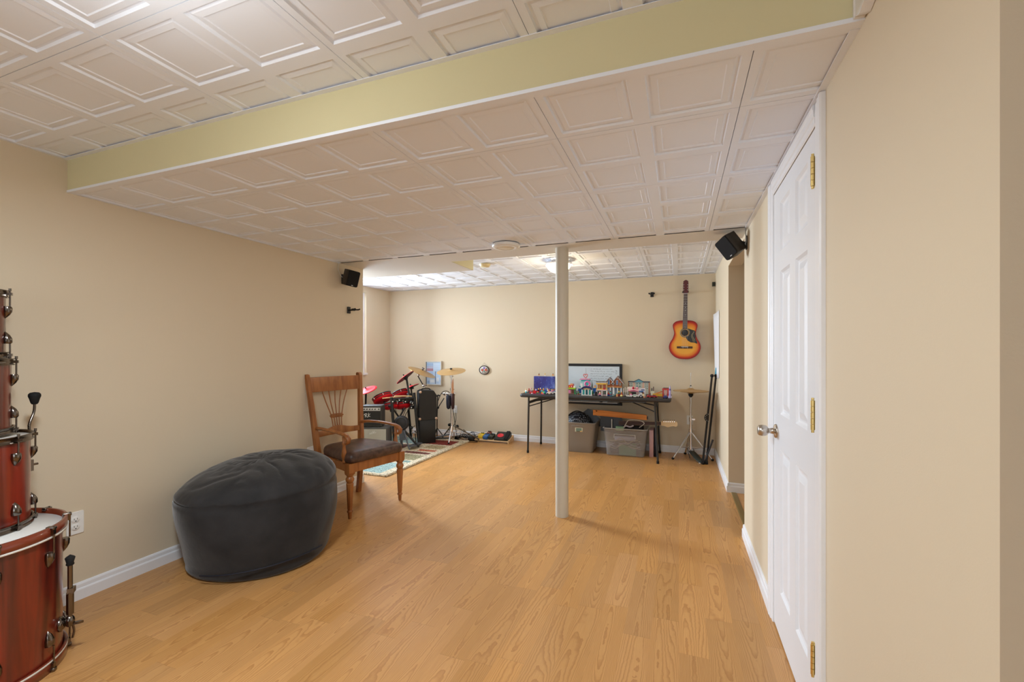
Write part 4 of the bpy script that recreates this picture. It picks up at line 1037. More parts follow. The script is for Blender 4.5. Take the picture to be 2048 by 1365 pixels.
# ================================================================== acoustic guitar on the back wall
gt = thing('acoustic_guitar', 'sunburst acoustic guitar with black pickguard hanging on the back wall', 'guitar'); 
gt.matrix_world = frame((.066, YB-.012, 1.208), (1, 0, 0), (0, -1, 0)) @ Matrix.Rotation(radians(-1.0), 4, 'Z')
prof = [(0, 0), (.006, .06), (.03, .118), (.08, .166), (.141, .187), (.20, .178), (.26, .146), (.315, .129), (.35, .130), (.41, .144), (.445, .141), (.475, .112), (.488, .07), (.492, .03), (.492, 0)]
def interp(P, n=7):
    Q = []
    for i in range(len(P)-1):
        p0, p1, p2, p3 = [Vector(P[max(0, min(len(P)-1, i+k))]) for k in (-1, 0, 1, 2)]
        for t in range(n):
            u = t/n; Q.append(.5*((2*p1)+(p2-p0)*u+(2*p0-5*p1+4*p2-p3)*u*u+(3*p1-p0-3*p2+p3)*u**3))
    Q.append(Vector(P[-1])); return Q
half = [(max(q.y, 0), q.x) for q in interp(prof)]
outl = [(w, h) for w, h in half]+[(-w, h) for w, h in half[::-1][1:-1]]
def burst_material():
    m = bpy.data.materials.new('sunburst_top'); m.use_nodes = True; nt = m.node_tree; b = nt.nodes['Principled BSDF']
    at = nt.nodes.new('ShaderNodeAttribute'); at.attribute_name = 'burst'
    cr = nt.nodes.new('ShaderNodeValToRGB'); e = cr.color_ramp.elements
    e[0].position = 0; e[0].color = (*srgb(120, 22, 26), 1); e[1].position = .55; e[1].color = (*srgb(230, 164, 62), 1)
    x = e.new(.15); x.color = (*srgb(186, 44, 26), 1); x = e.new(.30); x.color = (*srgb(220, 120, 40), 1)
    nt.links.new(at.outputs['Fac'], cr.inputs[0]); nt.links.new(cr.outputs[0], b.inputs['Base Color']); b.inputs['Roughness'].default_value = .42; b.inputs['Specular IOR Level'].default_value = .3
    return m
burst = burst_material(); gside = S('guitar_side_red', 132, 28, 26, .3, coat=.5)
body = MB(); c0 = (0, .215); n = len(outl); NR = 12; vs = []; fs = []; bv = []
for k in range(NR+1):
    f_ = k/NR
    for (x, y) in outl: vs.append((c0[0]+(x-c0[0])*f_, c0[1]+(y-c0[1])*f_, .098)); bv.append(max(0, (1-f_)*1.6))
for k in range(NR):
    for i in range(n): j = (i+1) % n; fs.append((k*n+i, k*n+j, (k+1)*n+j, (k+1)*n+i))
body.add(vs, fs, burst, False)
body.loft([[(x, y, .004) for x, y in outl], [(x*1.004, y, .010) for x, y in outl], [(x*1.004, y, .094) for x, y in outl], [(x, y, .098) for x, y in outl]], gside, True, False)
body.add([(x, y, .004) for x, y in outl], [tuple(range(n))], gside)
bo = body.build('body', gt)
at = bo.data.attributes.new('burst', 'FLOAT', 'POINT')
for k, v in enumerate(bv): at.data[k].value = v
hole = MB(); HC = (0, .335); dark = S('soundhole_dark', 18, 12, 10, .9)
hole.lathe([(.042, .0), (.042, .0015), (0, .0015)], dark, 36, T0((HC[0], HC[1], .098))); hole.lathe([(.046, 0), (.046, .002), (.060, .002), (.060, 0)], S('rosette', 150, 140, 110, .5), 40, T0((HC[0], HC[1], .098)), caps=False)
hole.lathe([(.050, .0021), (.050, .0025), (.053, .0025), (.053, .0021)], blackp, 40, T0((HC[0], HC[1], .098)), caps=False)
hole.build('sound_hole', gt)
MB().prism([(.030, .390), (.112, .362), (.122, .345), (.118, .32), (.128, .29), (.124, .262), (.146, .215), (.143, .196), (.118, .210), (.07, .214), (.035, .236), (.018, .262), (.012, .283), (.040, .293), (.056, .318), (.060, .345), (.052, .368), (.036, .384)], .098, .1005, S('pickguard', 30, 28, 24, .3), ax=2).build('pickguard', gt, label='black pickguard')
mb = MB()
for k in range(7):
    a = k*.9; mb.torus((.095+.012*cos(a), .235+k*.018, .1008), .012-.001*k, .0012, S('pickguard_engraving', 190, 178, 130, .5), T=None, n=4)
mb.build('pickguard_engraving', gt)
mb = MB(); mb.rbox((0, .150, .1015), (.185, .026, .007), .004, rosew); mb.cbox((0, .156, .106), (.085, .004, .004), paper)
for k in range(6): mb.sphere((-.032+k*.0128, .145, .106), .0028, blackp if k not in (1, 5) else paper)
mb.build('bridge', gt)
mb = MB(); mb.loft([[(-.028, .385, .100), (.028, .385, .100), (.028, .385, .106), (-.028, .385, .106)], [(-.0225, .828, .100), (.0225, .828, .100), (.0225, .828, .106), (-.0225, .828, .106)]], rosew, False, True)
mb.loft([[(-.028, .488, .082), (0, .488, .060), (.028, .488, .082), (.028, .488, .100), (-.028, .488, .100)], [(-.022, .828, .085), (0, .828, .078), (.022, .828, .085), (.022, .828, .100), (-.022, .828, .100)]], S('guitar_neck_red', 96, 30, 26, .35), False, True)
for k in range(18):
    y = .385+.443*(1-(2**(-(k)/12)-2**(-1.5))/(1-2**(-1.5))) if False else .828-.66*(1-2**(-(k+1)/12))
    if y > .39: mb.cbox((0, y, .1065), (.048, .0016, .0016), silver)
for y in (.705, .655, .615, .560): mb.sphere((0, y, .106), .0034, paper, sc=(1, 1, .3))
mb.build('neck', gt)
mb = MB(); mb.prism([(-.0235, .828), (.0235, .828), (.030, .860), (.031, .965), (.026, .972), (.031, .982), (.018, .994), (0, 1.002), (-.018, .994), (-.031, .982), (-.026, .972), (-.031, .965), (-.030, .860)], .084, .099, S('headstock_maroon', 84, 16, 26, .25, coat=.6), ax=2); mb.cbox((0, .829, .103), (.047, .005, .010), paper)
mb.build('headstock', gt, bevel=.001)
for k in range(6):
    sx = -1 if k < 3 else 1; y = .875+(k % 3)*.032
    MB().cyl((sx*.022, y, .098), (sx*.022, y, .110), .004, chrome).cyl((sx*.030, y, .090), (sx*.044, y, .090), .0022, chrome).sphere((sx*.046, y, .090), .0065, S('tuner_button', 230, 226, 212, .4), sc=(.8, 1, .6)).build('tuning_peg', gt)
mb = MB()
for k in range(6): mb.cyl((-.032+k*.0128, .148, .107), (-.0175+k*.007, .828, .1085), .0004, silver, seg=4)
mb.build('strings', gt)
MB().sphere((0, -.006, .05), .007, S('strap_button', 230, 226, 212, .4)).build('strap_button', gt)

# ================================================================== whiteboard, picture, plaque, poster
wbx0, wbx1, wz0, wz1 = -1.60, -.713, .578, 1.139; cxw = (wbx0+wbx1)/2
wb = thing('whiteboard', 'black framed whiteboard with faint marker writing on the back wall above the table', 'whiteboard', (cxw, YB, wz0))
hw, hb = (wbx1-wbx0)/2, wz1-wz0; fm = S('wb_frame', 30, 29, 31, .45)
mb = MB(); fw = .034
mb.box((-hw, -.026, 0), (hw, -.001, fw), fm).box((-hw, -.026, hb-fw), (hw, -.001, hb), fm).box((-hw, -.026, fw), (-hw+fw, -.001, hb-fw), fm).box((hw-fw, -.026, fw), (hw, -.001, hb-fw), fm)
mb.build('frame', wb, bevel=.002)
MB().box((-hw+fw, -.018, fw), (hw-fw, -.004, hb-fw), S('wb_surface', 212, 222, 228, .2)).build('board_surface', wb)
MB().box((-hw+fw, -.060, fw-.004), (hw-fw-.02, -.019, fw+.008), silver).build('marker_tray', wb)
mb = MB(); ink = S('marker_ink', 120, 126, 132, .6)
random.seed(3)
for r in range(6):
    z = .488-r*.032; x = .02
    while x < .30:
        L_ = random.uniform(.012, .05)
        mb.tube([(x+L_*t/4, -.0186, z+random.uniform(-.006, .006)) for t in range(5)], .0011 if random.random() < .6 else .0017, ink, seg=4, res=2); x += L_+random.uniform(.006, .02)
for z in (.47, .45, .43): mb.tube([(.355+.008*t, -.0186, z+random.uniform(-.006, .006)) for t in range(4)], .0022, ink, seg=4, res=2)
mb.cyl((-.045, -.0186, .30), (-.045, -.0186, .50), .0012, ink, seg=4)
mb.build('marker_writing', wb, label='faint grey marker writing')
pc = thing('framed_picture', 'framed glass picture in pale blue with a mauve bar on the back wall', 'picture', (-3.610, YB, .968))
mb = MB(); a_, b_, f_ = .146, .19, .014; sfm = S('picture_frame', 206, 196, 180, .35, metal=.3)
mb.box((-a_, -.030, -b_), (a_, -.001, -b_+f_), sfm).box((-a_, -.030, b_-f_), (a_, -.001, b_), sfm).box((-a_, -.030, -b_+f_), (-a_+f_, -.001, b_-f_), sfm).box((a_-f_, -.030, -b_+f_), (a_, -.001, b_-f_), sfm)
mb.build('frame', pc)
mb = MB(); pl = lambda n_, r, g, b__: S(n_, r, g, b__, .3)
def pr(x0, z0, x1, z1, m, y=-.019): mb.box((x0, y, z0), (x1, y+.0012, z1), m)
mb.box((-a_+f_, -.018, -b_+f_), (a_-f_, -.004, b_-f_), pl('print_pale_blue', 190, 212, 236))
pr(-.132, -.176, -.124, .176, pl('print_dark', 62, 66, 92)); pr(-.12, .11, -.005, .16, pl('print_blue', 150, 178, 214)); pr(-.12, .085, -.005, .105, pl('print_lilac', 168, 168, 196)); pr(-.12, .030, -.005, .075, pl('print_mauve', 176, 132, 146)); pr(-.12, -.02, -.005, .022, pl('print_blue2', 168, 194, 226))
for k in range(9): pr(.005, .155-k*.034, .128, .157-k*.034, pl('print_line', 160, 176, 206))
pr(.030, -.17, .040, .03, pl('print_dark', 62, 66, 92)); pr(-.06, -.15, .02, -.10, pl('print_white', 232, 240, 248)); pr(.05, -.13, .10, -.07, pl('print_white', 232, 240, 248)); pr(-.11, -.17, -.07, -.12, pl('print_blue', 150, 178, 214))
mb.build('print', pc)
pq = thing('hanging_plaque', 'small oval floral plaque hanging by a cord on the back wall', 'plaque', (-2.742, YB, 1.028))
mb = MB(); QT = frame((0, -.004, 0), (1, 0, 0), (0, -1, 0)) @ Matrix.Diagonal((1, .80, 1, 1))
mb.lathe([(.082, 0), (.086, .004), (.084, .012), (.074, .013), (.072, .009)], S('plaque_rim', 52, 36, 34, .5), 36, QT, caps=False); mb.build('rim', pq)
mb = MB(); mb.lathe([(.074, 0), (.074, .009), (0, .009)], S('plaque_ground', 214, 208, 196, .5), 36, QT); mb.build('plate', pq)
mb = MB()
for (x, y, r, c_) in ((0, .038, .020, (140, 100, 178)), (-.030, -.004, .022, (190, 78, 52)), (.028, .004, .022, (190, 78, 52)), (0, -.018, .014, (80, 140, 120)), (-.036, .022, .010, (50, 60, 50)), (.040, .030, .010, (50, 60, 50)), (-.012, .016, .010, (62, 92, 60)), (.012, -.040, .008, (90, 96, 110)), (-.05, .006, .008, (50, 60, 50)), (.052, -.012, .009, (150, 60, 80)), (-.026, -.040, .008, (80, 90, 90))):
    for k in range(5):
        a = k*1.257; mb.sphere((x+r*.5*cos(a), y+r*.5*sin(a), .0095), r*.52, S('petal_%d_%d_%d' % c_, *c_, .5), seg=8, T=QT, sc=(1, 1, .18))
mb.build('painted_flowers', pq)
MB().tube([(-.045, -.008, .058), (0, -.006, .112), (.045, -.008, .058)], .0016, S('cord', 160, 146, 116, .8), seg=6, spline=False).build('cord', pq)
ps = MB(); rows_ = []
for i in range(9):
    t = i/8; y = 5.56+.42*t
    rows_.append([(XR-.004-.030*t*t*(.35+.65*s_)-.0, y, 1.00+.78*s_-.02*t) for s_ in [k/8 for k in range(9)]])
vs = []; fs = []
for off in (0, -.002):
    for r in rows_: vs += [(p[0]+off, p[1], p[2]) for p in r]
for q in (0, 81):
    for i in range(8):
        for j in range(8): a = q+i*9+j; fs.append((a, a+1, a+10, a+9))
ring_i = [i*9 for i in range(9)]+[72+j for j in range(1, 9)]+[i*9+8 for i in range(7, -1, -1)]+[j for j in range(7, 0, -1)]
for k, a in enumerate(ring_i): b2 = ring_i[(k+1) % len(ring_i)]; fs.append((a, b2, b2+81, a+81))
ps.add([(v[0]-XR, v[1]-5.7, v[2]-1.0) for v in vs], fs, paper, True)
ps.build('poster', loc=(XR, 5.7, 1.0), label='blank white paper poster peeling off the right wall in the far corner', cat='poster')

# ================================================================== folding table
TX0, TX1, TY0, TY1, TZ = -1.925, -.085, 5.385, 6.085, .762
tb = thing('folding_table', 'long black folding table against the back wall covered with toys', 'table', ((TX0+TX1)/2, (TY0+TY1)/2, 0))
tw, td = (TX1-TX0)/2, (TY1-TY0)/2
plas = S('table_plastic', 52, 50, 50, .5, bump=(300, .2, .001)); tubm = S('table_tube', 58, 56, 54, .35, metal=.3)
MB().rbox((0, 0, TZ-.022), (2*tw, 2*td, .044), .045, plas, seg=6).build('tabletop', tb)
for sx, u0 in ((-1, -1.812), (1, -.262)):
    xt = u0-(TX0+TX1)/2; xb = (-1.822 if sx < 0 else -.228)-(TX0+TX1)/2
    for y_ in (-.305, .275):
        mb = MB(); mb.cyl((xt, y_*.97, TZ-.044), (xb, y_, .02), .0125, tubm); mb.cyl((xb, y_, 0), (xb, y_, .03), .0155, rubber); mb.build('leg', tb)
    mb = MB(); mb.cyl((xt, -.295, .64), (xt, .268, .64), .010, tubm); mb.cbox((xt, 0, .655), (.006, .56, .025), tubm); mb.cyl((xt, 0, .64), (xt-sx*.42, 0, TZ-.05), .008, tubm)
    mb.cyl((xt, -.295, .60), (xt-sx*.36, -.06, TZ-.05), .007, tubm); mb.build('leg_brace', tb)
mb = MB(); mb.cyl((-.12+.32, -td+.02, TZ-.062), (.16+.32, -td+.06, TZ-.055), .010, tubm); mb.torus((.125, -td+.012, TZ-.066), .016, .005, rubber); mb.cbox((.0, -td+.012, TZ-.05), (1.3, .012, .012), tubm)
mb.build('under_frame', tb)

# ================================================================== toys on the table
TOP = TZ+.0005
C = {}
def tm(r, g, b): return S('toy_%d_%d_%d' % (r, g, b), r, g, b, .3)
WHT, PNK, RED, BLU, TEA, LIM, YEL, ORG, BRN, NAV, GRN, TAN, LIL, BLK, GRY = (240, 240, 238), (232, 140, 178), (206, 34, 40), (36, 92, 170), (70, 178, 180), (164, 204, 50), (244, 196, 56), (234, 134, 44), (150, 84, 48), (36, 44, 96), (50, 130, 76), (226, 200, 150), (176, 164, 214), (36, 34, 36), (130, 130, 132)
def toy(name, label, cat, u, Y, rot=0., group=None): return thing(name, label, cat, (PYx(u, Y), Y, TOP), rot, group)
def wpart(o, name, fn, **k): mb = MB(); fn(mb); return mb.build(name, o, **k)
PXM = .0064       # one picture pixel on the table, in metres
def windows(o, xs, zs, w, h, y, fc, gc):
    for x in xs:
        for z in zs:
            f_ = MB(); f_.box((x-w/2, y-.003, z-h/2), (x+w/2, y, z+h/2), tm(*fc)); w_ = f_.build('window', o)
            MB().box((x-w/2+.003, y-.0036, z-h/2+.003), (x+w/2-.003, y-.0028, z+h/2-.003), tm(*gc)).build('pane', w_)
def studs(mb, x0, x1, y0, y1, z, m, st=.008):
    x = x0+st/2
    while x < x1:
        y = y0+st/2
        while y < y1: mb.cyl((x, y, z), (x, y, z+.0018), .0025, m, seg=8); y += st
        x += st
g_h = 'toy brick houses on the folding table'
# lime shop
o = toy('toy_shop', 'small toy brick shop with lime band and red upper floor, right beside the post', 'toy building', 1144, 5.62, 0, g_h)
wpart(o, 'ground_floor', lambda m: (m.box((-.048, -.03, 0), (.048, .03, .062), tm(150, 110, 96)), m.box((-.040, -.032, .008), (-.012, -.029, .050), tm(*PNK)), m.box((.004, -.032, .008), (.034, -.029, .050), tm(92, 54, 44)), m.box((.034, -.032, 0), (.050, -.029, .060), tm(*GRN))))
wpart(o, 'awning', lambda m: m.box((-.052, -.040, .062), (.052, .034, .080), tm(*LIM)))
wpart(o, 'upper_floor', lambda m: (m.box((-.046, -.026, .080), (.022, .03, .112), tm(*RED)), m.box((-.030, -.028, .086), (-.020, -.025, .102), tm(*YEL)), m.box((-.004, -.028, .086), (.006, -.025, .102), tm(*WHT)), m.box((.022, -.026, .080), (.046, .03, .100), tm(*WHT))))
wpart(o, 'roof_sign', lambda m: (m.box((-.022, -.01, .112), (.012, .01, .122), tm(*TAN)), m.box((-.020, -.012, .122), (.012, .01, .130), tm(*ORG)), m.sphere((.022, 0, .122), .007, tm(*RED))))
# heart salon
o = toy('toy_shop', 'toy brick tower shop with pink roof and a red heart sign on top', 'toy building', 1171, 5.90, 0, g_h)
wpart(o, 'walls', lambda m: (m.box((-.060, -.04, 0), (.050, .04, .150), tm(170, 212, 214)), m.box((-.060, -.042, .04), (-.03, -.039, .12), tm(*WHT)), m.box((.01, -.042, .08), (.045, -.039, .14), tm(*TEA))))
wpart(o, 'cornice', lambda m: m.box((-.050, -.046, .150), (.060, .042, .166), tm(*TEA)))
wpart(o, 'roof', lambda m: m.prism([(-.075, .168), (.066, .168), (.055, .180), (-.055, .182)], -.05, .045, tm(*PNK), ax=1))
wpart(o, 'heart_sign', lambda m: m.tube([(0, 0, .190), (-.026, 0, .222), (-.024, 0, .238), (-.010, 0, .240), (0, 0, .228), (.012, 0, .242), (.026, 0, .236), (.024, 0, .218), (.004, 0, .188)], .0045, tm(216, 84, 72)), label='red heart outline')
# donut shop
o = toy('toy_shop', 'toy brick shop with navy arch roof and a big pink ring sign', 'toy building', 1174, 5.48, 0, g_h)
wpart(o, 'walls', lambda m: (m.box((-.066, -.024, 0), (.066, .03, .008), tm(*WHT)), *[m.box((x-.005, -.024, .008), (x+.005, -.012, .074), tm(*WHT)) for x in (-.058, -.020, .020, .058)], m.box((-.060, 0, .008), (.060, .03, .080), tm(110, 150, 160)), m.box((-.05, -.013, .012), (-.026, -.002, .066), tm(*TEA)), m.box((-.012, -.013, .012), (.012, -.002, .066), tm(30, 100, 120)), m.box((.026, -.013, .012), (.05, -.002, .066), tm(*TEA))))
wpart(o, 'arch_roof', lambda m: m.prism([(.070*cos(radians(a)), .074+.042*sin(radians(a))) for a in range(0, 181, 15)]+[(.052*cos(radians(a)), .070+.022*sin(radians(a))) for a in range(180, -1, -20)], -.028, .030, tm(*NAV), ax=1))
wpart(o, 'arch_panel', lambda m: m.prism([(.050*cos(radians(a)), .074+.020*sin(radians(a))) for a in range(0, 181, 15)], -.020, -.012, tm(*TAN), ax=1))
wpart(o, 'ring_sign', lambda m: m.torus((.004, .140, 0), .030, .010, tm(222, 110, 168), T=Matrix.Rotation(pi/2, 4, 'X')), label='big pink ring sign')
# side blocks
for (u, w_, h_, c_, lb) in ((1160, .040, .066, BLU, 'blue toy brick block left of the ring shop'), (1190, .044, .078, BLU, 'blue toy brick block right of the ring shop')):
    o = toy('toy_block_house', lb, 'toy building', u, 5.66, 0, g_h)
    wpart(o, 'walls', lambda m: (m.box((-w_/2, -.02, .008), (w_/2, .02, h_), tm(*c_)), m.box((-w_/2-.002, -.022, 0), (w_/2+.002, .022, .008), tm(*WHT)), studs(m, -w_/2, w_/2, -.02, .02, h_, tm(*c_))))
    wpart(o, 'top', lambda m: (m.box((-w_/2, -.02, h_+.002), (w_/2-.01, .018, h_+.016), tm(*(WHT if u < 1170 else TAN))), m.box((-.006, -.008, h_+.016), (.006, .008, h_+.034), tm(*(TEA if u < 1170 else ORG)))))
# two storey cafe
o = toy('toy_cafe', 'two storey toy brick cafe, white below and yellow above with grey roof edge', 'toy building', 1204, 5.50, 0, g_h)
wpart(o, 'ground_floor', lambda m: (m.box((-.068, 0, 0), (.068, .035, .076), tm(244, 214, 214)), *[m.box((x-.006, -.035, 0), (x+.006, 0, .072), tm(*WHT)) for x in (-.062, .004, .062)], m.box((-.068, -.035, .066), (.068, 0, .076), tm(250, 226, 230))))
windows(o, (-.030, .034), (.040,), .036, .046, -.001, (120, 74, 66), (110, 130, 120))
wpart(o, 'upper_floor', lambda m: (m.box((-.060, -.004, .076), (.060, .035, .142), tm(240, 220, 170)), m.box((-.040, -.030, .078), (-.030, -.02, .14), tm(*BRN)), m.box((-.022, -.006, .084), (-.006, -.003, .130), tm(*BRN)), m.box((.018, -.030, .084), (.046, -.003, .140), tm(150, 80, 70)), m.box((-.062, -.034, .078), (.066, -.028, .090), tm(*YEL)), m.box((.018, -.036, .078), (.048, -.030, .094), tm(*RED))))
wpart(o, 'roof', lambda m: (m.box((-.068, -.038, .142), (.064, .036, .154), tm(*YEL)), m.box((-.070, -.040, .158), (.068, .038, .166), tm(*WHT)), *[m.box((-.068+k*.0172, -.040, .166), (-.058+k*.0172, .038, .174), tm(76, 70, 74)) for k in range(8)], m.box((-.064, -.036, .154), (.062, .034, .158), tm(70, 60, 60))))
# twin gabled house
o = toy('toy_house', 'large brown toy brick house with two pointed gables', 'toy building', 1229, 5.80, 0, g_h)
wpart(o, 'ground_floor', lambda m: (m.box((-.105, -.01, 0), (.100, .06, .090), tm(150, 160, 170)), *[m.cyl((x, -.040, 0), (x, -.040, .085), .007, tm(*WHT), seg=10) for x in (-.09, -.045, .0, .045, .09)], m.box((-.105, -.050, .085), (.100, -.01, .096), tm(216, 150, 80))))
wpart(o, 'upper_floor', lambda m: m.box((-.105, -.040, .096), (.095, .06, .142), tm(*BRN)))
windows(o, (-.066, .038), (.150,), .026, .060, -.041, (240, 238, 232), (90, 130, 190)); windows(o, (-.012, .076), (.130,), .018, .030, -.041, (240, 238, 232), (60, 110, 90))
for (cx_, w_, zt) in ((-.060, .052, .212), (.042, .064, .232)):
    wpart(o, 'gable', lambda m: m.prism([(cx_-w_, .140), (cx_+w_, .140), (cx_, zt-.012)], -.040, .06, tm(176, 100, 54), ax=1))
    for s_ in (-1, 1): wpart(o, 'roof_slope', lambda m: m.prism([(cx_, zt), (cx_+s_*(w_+.016), .134), (cx_+s_*(w_+.008), .128), (cx_, zt-.012)], -.052, .066, tm(92, 66, 78), ax=1))
    wpart(o, 'roof_edge', lambda m: m.tube([(cx_-w_-.014, -.054, .132), (cx_, -.054, zt-.006), (cx_+w_+.014, -.054, .132)], .0026, tm(*WHT), spline=False))
wpart(o, 'gable_ornament', lambda m: (m.sphere((.042, -.050, .205), .007, tm(250, 210, 190)), m.sphere((-.060, -.045, .186), .005, tm(*WHT))))
# school with blue pediment
o = toy('toy_school', 'wide white toy brick school with dark blue roof and blue pediment', 'toy building', 1278, 5.92, 0, g_h)
wpart(o, 'walls', lambda m: (m.box((-.128, -.02, 0), (.128, .05, .150), tm(226, 232, 226)), m.box((-.132, -.024, .09), (-.122, .0, .15), tm(*BRN)), m.box((.120, -.024, .0), (.132, .05, .15), tm(190, 120, 80)), m.box((-.070, -.028, .05), (-.048, -.018, .15), tm(250, 214, 196)), m.box((.044, -.028, .05), (.066, -.018, .15), tm(250, 214, 196))))
wpart(o, 'roof', lambda m: m.box((-.134, -.028, .150), (.134, .054, .160), tm(40, 62, 84)))
wpart(o, 'pediment', lambda m: (m.prism([(-.062, .150), (.062, .150), (0, .186)], -.036, .02, tm(120, 190, 214), ax=1), m.tube([(-.068, -.038, .152), (0, -.038, .190), (.068, -.038, .152)], .004, tm(36, 70, 100), spline=False)))
windows(o, (-.112, -.090, .084, .104), (.074, .104, .130), .012, .016, -.021, (200, 214, 210), (62, 96, 96)); windows(o, (-.022, .012), (.10, .13), .026, .022, -.021, (240, 240, 236), (110, 170, 180))
# pink cafe
o = toy('toy_cafe', 'pink and white toy brick cafe with a red berry sign in front of the school', 'toy building', 1273, 5.60, 0, g_h)
wpart(o, 'walls', lambda m: (m.box((-.100, .0, 0), (.030, .04, .088), tm(250, 222, 216)), m.box((-.100, -.03, 0), (-.092, 0, .06), tm(*WHT)), m.box((-.090, -.006, 0), (-.070, 0, .055), tm(236, 210, 130)), m.box((-.055, -.004, .01), (-.005, 0, .048), tm(60, 54, 50)), m.box((.030, -.0, 0), (.105, .04, .095), tm(236, 232, 240)), m.box((.060, -.004, .0), (.082, .001, .052), tm(92, 44, 48)), m.box((.098, -.03, 0), (.106, 0, .092), tm(*WHT))))
wpart(o, 'awning', lambda m: m.prism([(-.098, .060), (-.08, .064), (-.035, .074), (.01, .064), (.028, .058), (.01, .056), (-.035, .062), (-.08, .056)], -.036, .0, tm(206, 96, 140), ax=1))
wpart(o, 'side_awning', lambda m: m.box((.030, -.022, .054), (.078, .0, .066), tm(40, 104, 176)))
wpart(o, 'berry_sign', lambda m: m.sphere((-.038, -.008, .098), .015, tm(190, 20, 60)), label='red berry sign')
wpart(o, 'upper_panel', lambda m: (m.box((-.11, .005, .088), (-.02, .035, .108), tm(246, 236, 222)), m.sphere((.006, 0, .095), .016, tm(240, 170, 190), sc=(1, .4, 1)), m.box((.055, -.004, .070), (.095, .0, .085), tm(110, 120, 150))))
# white columns
for k, (u, h_) in enumerate(((1226, .105), (1247, .085), (1250.5, .100), (1254, .090))):
    o = toy('toy_column', 'thin white toy column in front of the gabled house, '+('leftmost', 'second from the left', 'third from the left', 'rightmost')[k]+' of four', 'toy column', u, 5.52, 0, 'white toy columns')
    wpart(o, 'shaft', lambda m: (m.cyl((0, 0, 0), (0, 0, h_), .0045, tm(*WHT)), m.cyl((0, 0, h_), (0, 0, h_+.008), .008, tm(*WHT)), m.cyl((0, 0, 0), (0, 0, .012), .009, tm(236, 200, 200))))
def car(label, u, Y, col, rot, L_=.075, group='toy vehicles on the table', top=None):
    o = toy('toy_car', label, 'toy car', u, Y, rot, group)
    wpart(o, 'body', lambda m: (m.prism([(-L_/2, .007), (L_/2, .007), (L_/2, .018), (L_*.30, .021), (L_*.16, .033), (-L_*.22, .034), (-L_*.36, .022), (-L_/2, .020)], -.017, .017, tm(*col), ax=1)), bevel=.002)
    wpart(o, 'windscreen', lambda m: m.prism([(L_*.27, .0225), (L_*.15, .031), (-L_*.20, .032), (-L_*.31, .0235)], -.0175, .0175, tm(*(top or (60, 70, 84))), ax=1))
    for sx in (-1, 1):
        for sy in (-1, 1): wpart(o, 'wheel', lambda m: m.cyl((sx*L_*.30, sy*.013, .0085), (sx*L_*.30, sy*.019, .0085), .0085, rubber, seg=14))
    return o
car('white toy car near the front edge beside the pink cafe', 1270, 5.44, WHT, 0, .085, top=(70, 150, 130)); car('pale silver toy car right of the white one', 1281, 5.46, (206, 210, 220), .3, .06)
car('small red toy car, left one of the red pair', 1299, 5.45, RED, .2, .062); car('small red toy car, right one of the red pair', 1309, 5.47, (190, 24, 34), -.1, .062)
car('small navy toy truck under the red arch at the right table end', 1331, 5.44, NAV, 1.3, .060)
car('white toy car at the left table end beside the post', 1099, 5.45, (238, 228, 222), .1, .078, top=(240, 236, 230)); car('grey white toy car just left of the post', 1107, 5.50, (210, 206, 204), -.1, .060)
o = toy('toy_airplane', 'white toy airplane near the front edge right of the columns', 'toy airplane', 1258, 5.44, .2)
wpart(o, 'fuselage', lambda m: m.tube([(-.03, 0, .010), (0, 0, .012), (.03, 0, .010)], lambda t: .008*(1-.6*abs(2*t-1)), tm(*WHT))); wpart(o, 'wing', lambda m: m.prism([(-.008, -.04), (.010, -.04), (.014, .04), (-.004, .04)], .010, .013, tm(*WHT), ax=2)); wpart(o, 'tail', lambda m: m.prism([(-.032, .012), (-.020, .012), (-.034, .034)], -.0015, .0015, tm(*WHT), ax=1))
o = toy('toy_ramp', 'orange toy crane arm lying behind the red cars', 'toy crane', 1316, 5.68, .0)
wpart(o, 'base', lambda m: m.box((-.06, -.02, 0), (.055, .02, .030), tm(*YEL))); wpart(o, 'arm', lambda m: m.prism([(-.035, .032), (.045, .062), (.048, .050), (.040, .046), (-.02, .030)], -.008, .008, tm(*ORG), ax=1)); wpart(o, 'hook', lambda m: m.box((.030, -.006, .050), (.050, .006, .062), tm(*BLK)))
o = toy('toy_arch', 'red toy brick arch with black top at the right table end', 'toy arch', 1332, 5.60, 0)
wpart(o, 'pillar', lambda m: m.box((-.040, -.02, 0), (-.024, .02, .085), tm(196, 50, 44))); wpart(o, 'pillar', lambda m: m.box((.014, -.02, 0), (.030, .02, .085), tm(196, 50, 44))); wpart(o, 'lintel', lambda m: m.box((-.042, -.022, .085), (.050, .022, .104), tm(204, 56, 48))); wpart(o, 'top_plate', lambda m: m.box((-.030, -.018, .104), (.030, .018, .112), tm(72, 60, 56))); wpart(o, 'gate', lambda m: m.box((-.018, -.004, .01), (.008, .004, .080), tm(246, 206, 200)))
o = toy('toy_rocket', 'tall slim lilac toy rocket at the right end of the table', 'toy rocket', 1340, 5.50, 0)
wpart(o, 'hull', lambda m: m.lathe([(.010, 0), (.012, .03), (.010, .09), (.006, .13), (0, .152)], tm(*LIL), 16)); wpart(o, 'fins', lambda m: (m.box((-.020, -.0015, 0), (.020, .0015, .026), tm(214, 214, 226)), m.box((-.0015, -.020, 0), (.0015, .020, .026), tm(214, 214, 226)))); wpart(o, 'stripe', lambda m: m.lathe([(.0104, .088), (.0100, .098), (.0092, .108)], tm(92, 84, 150), 16, caps=False))
o = toy('toy_post', 'small dark toy signpost between school and crane', 'toy signpost', 1305, 5.80, 0)
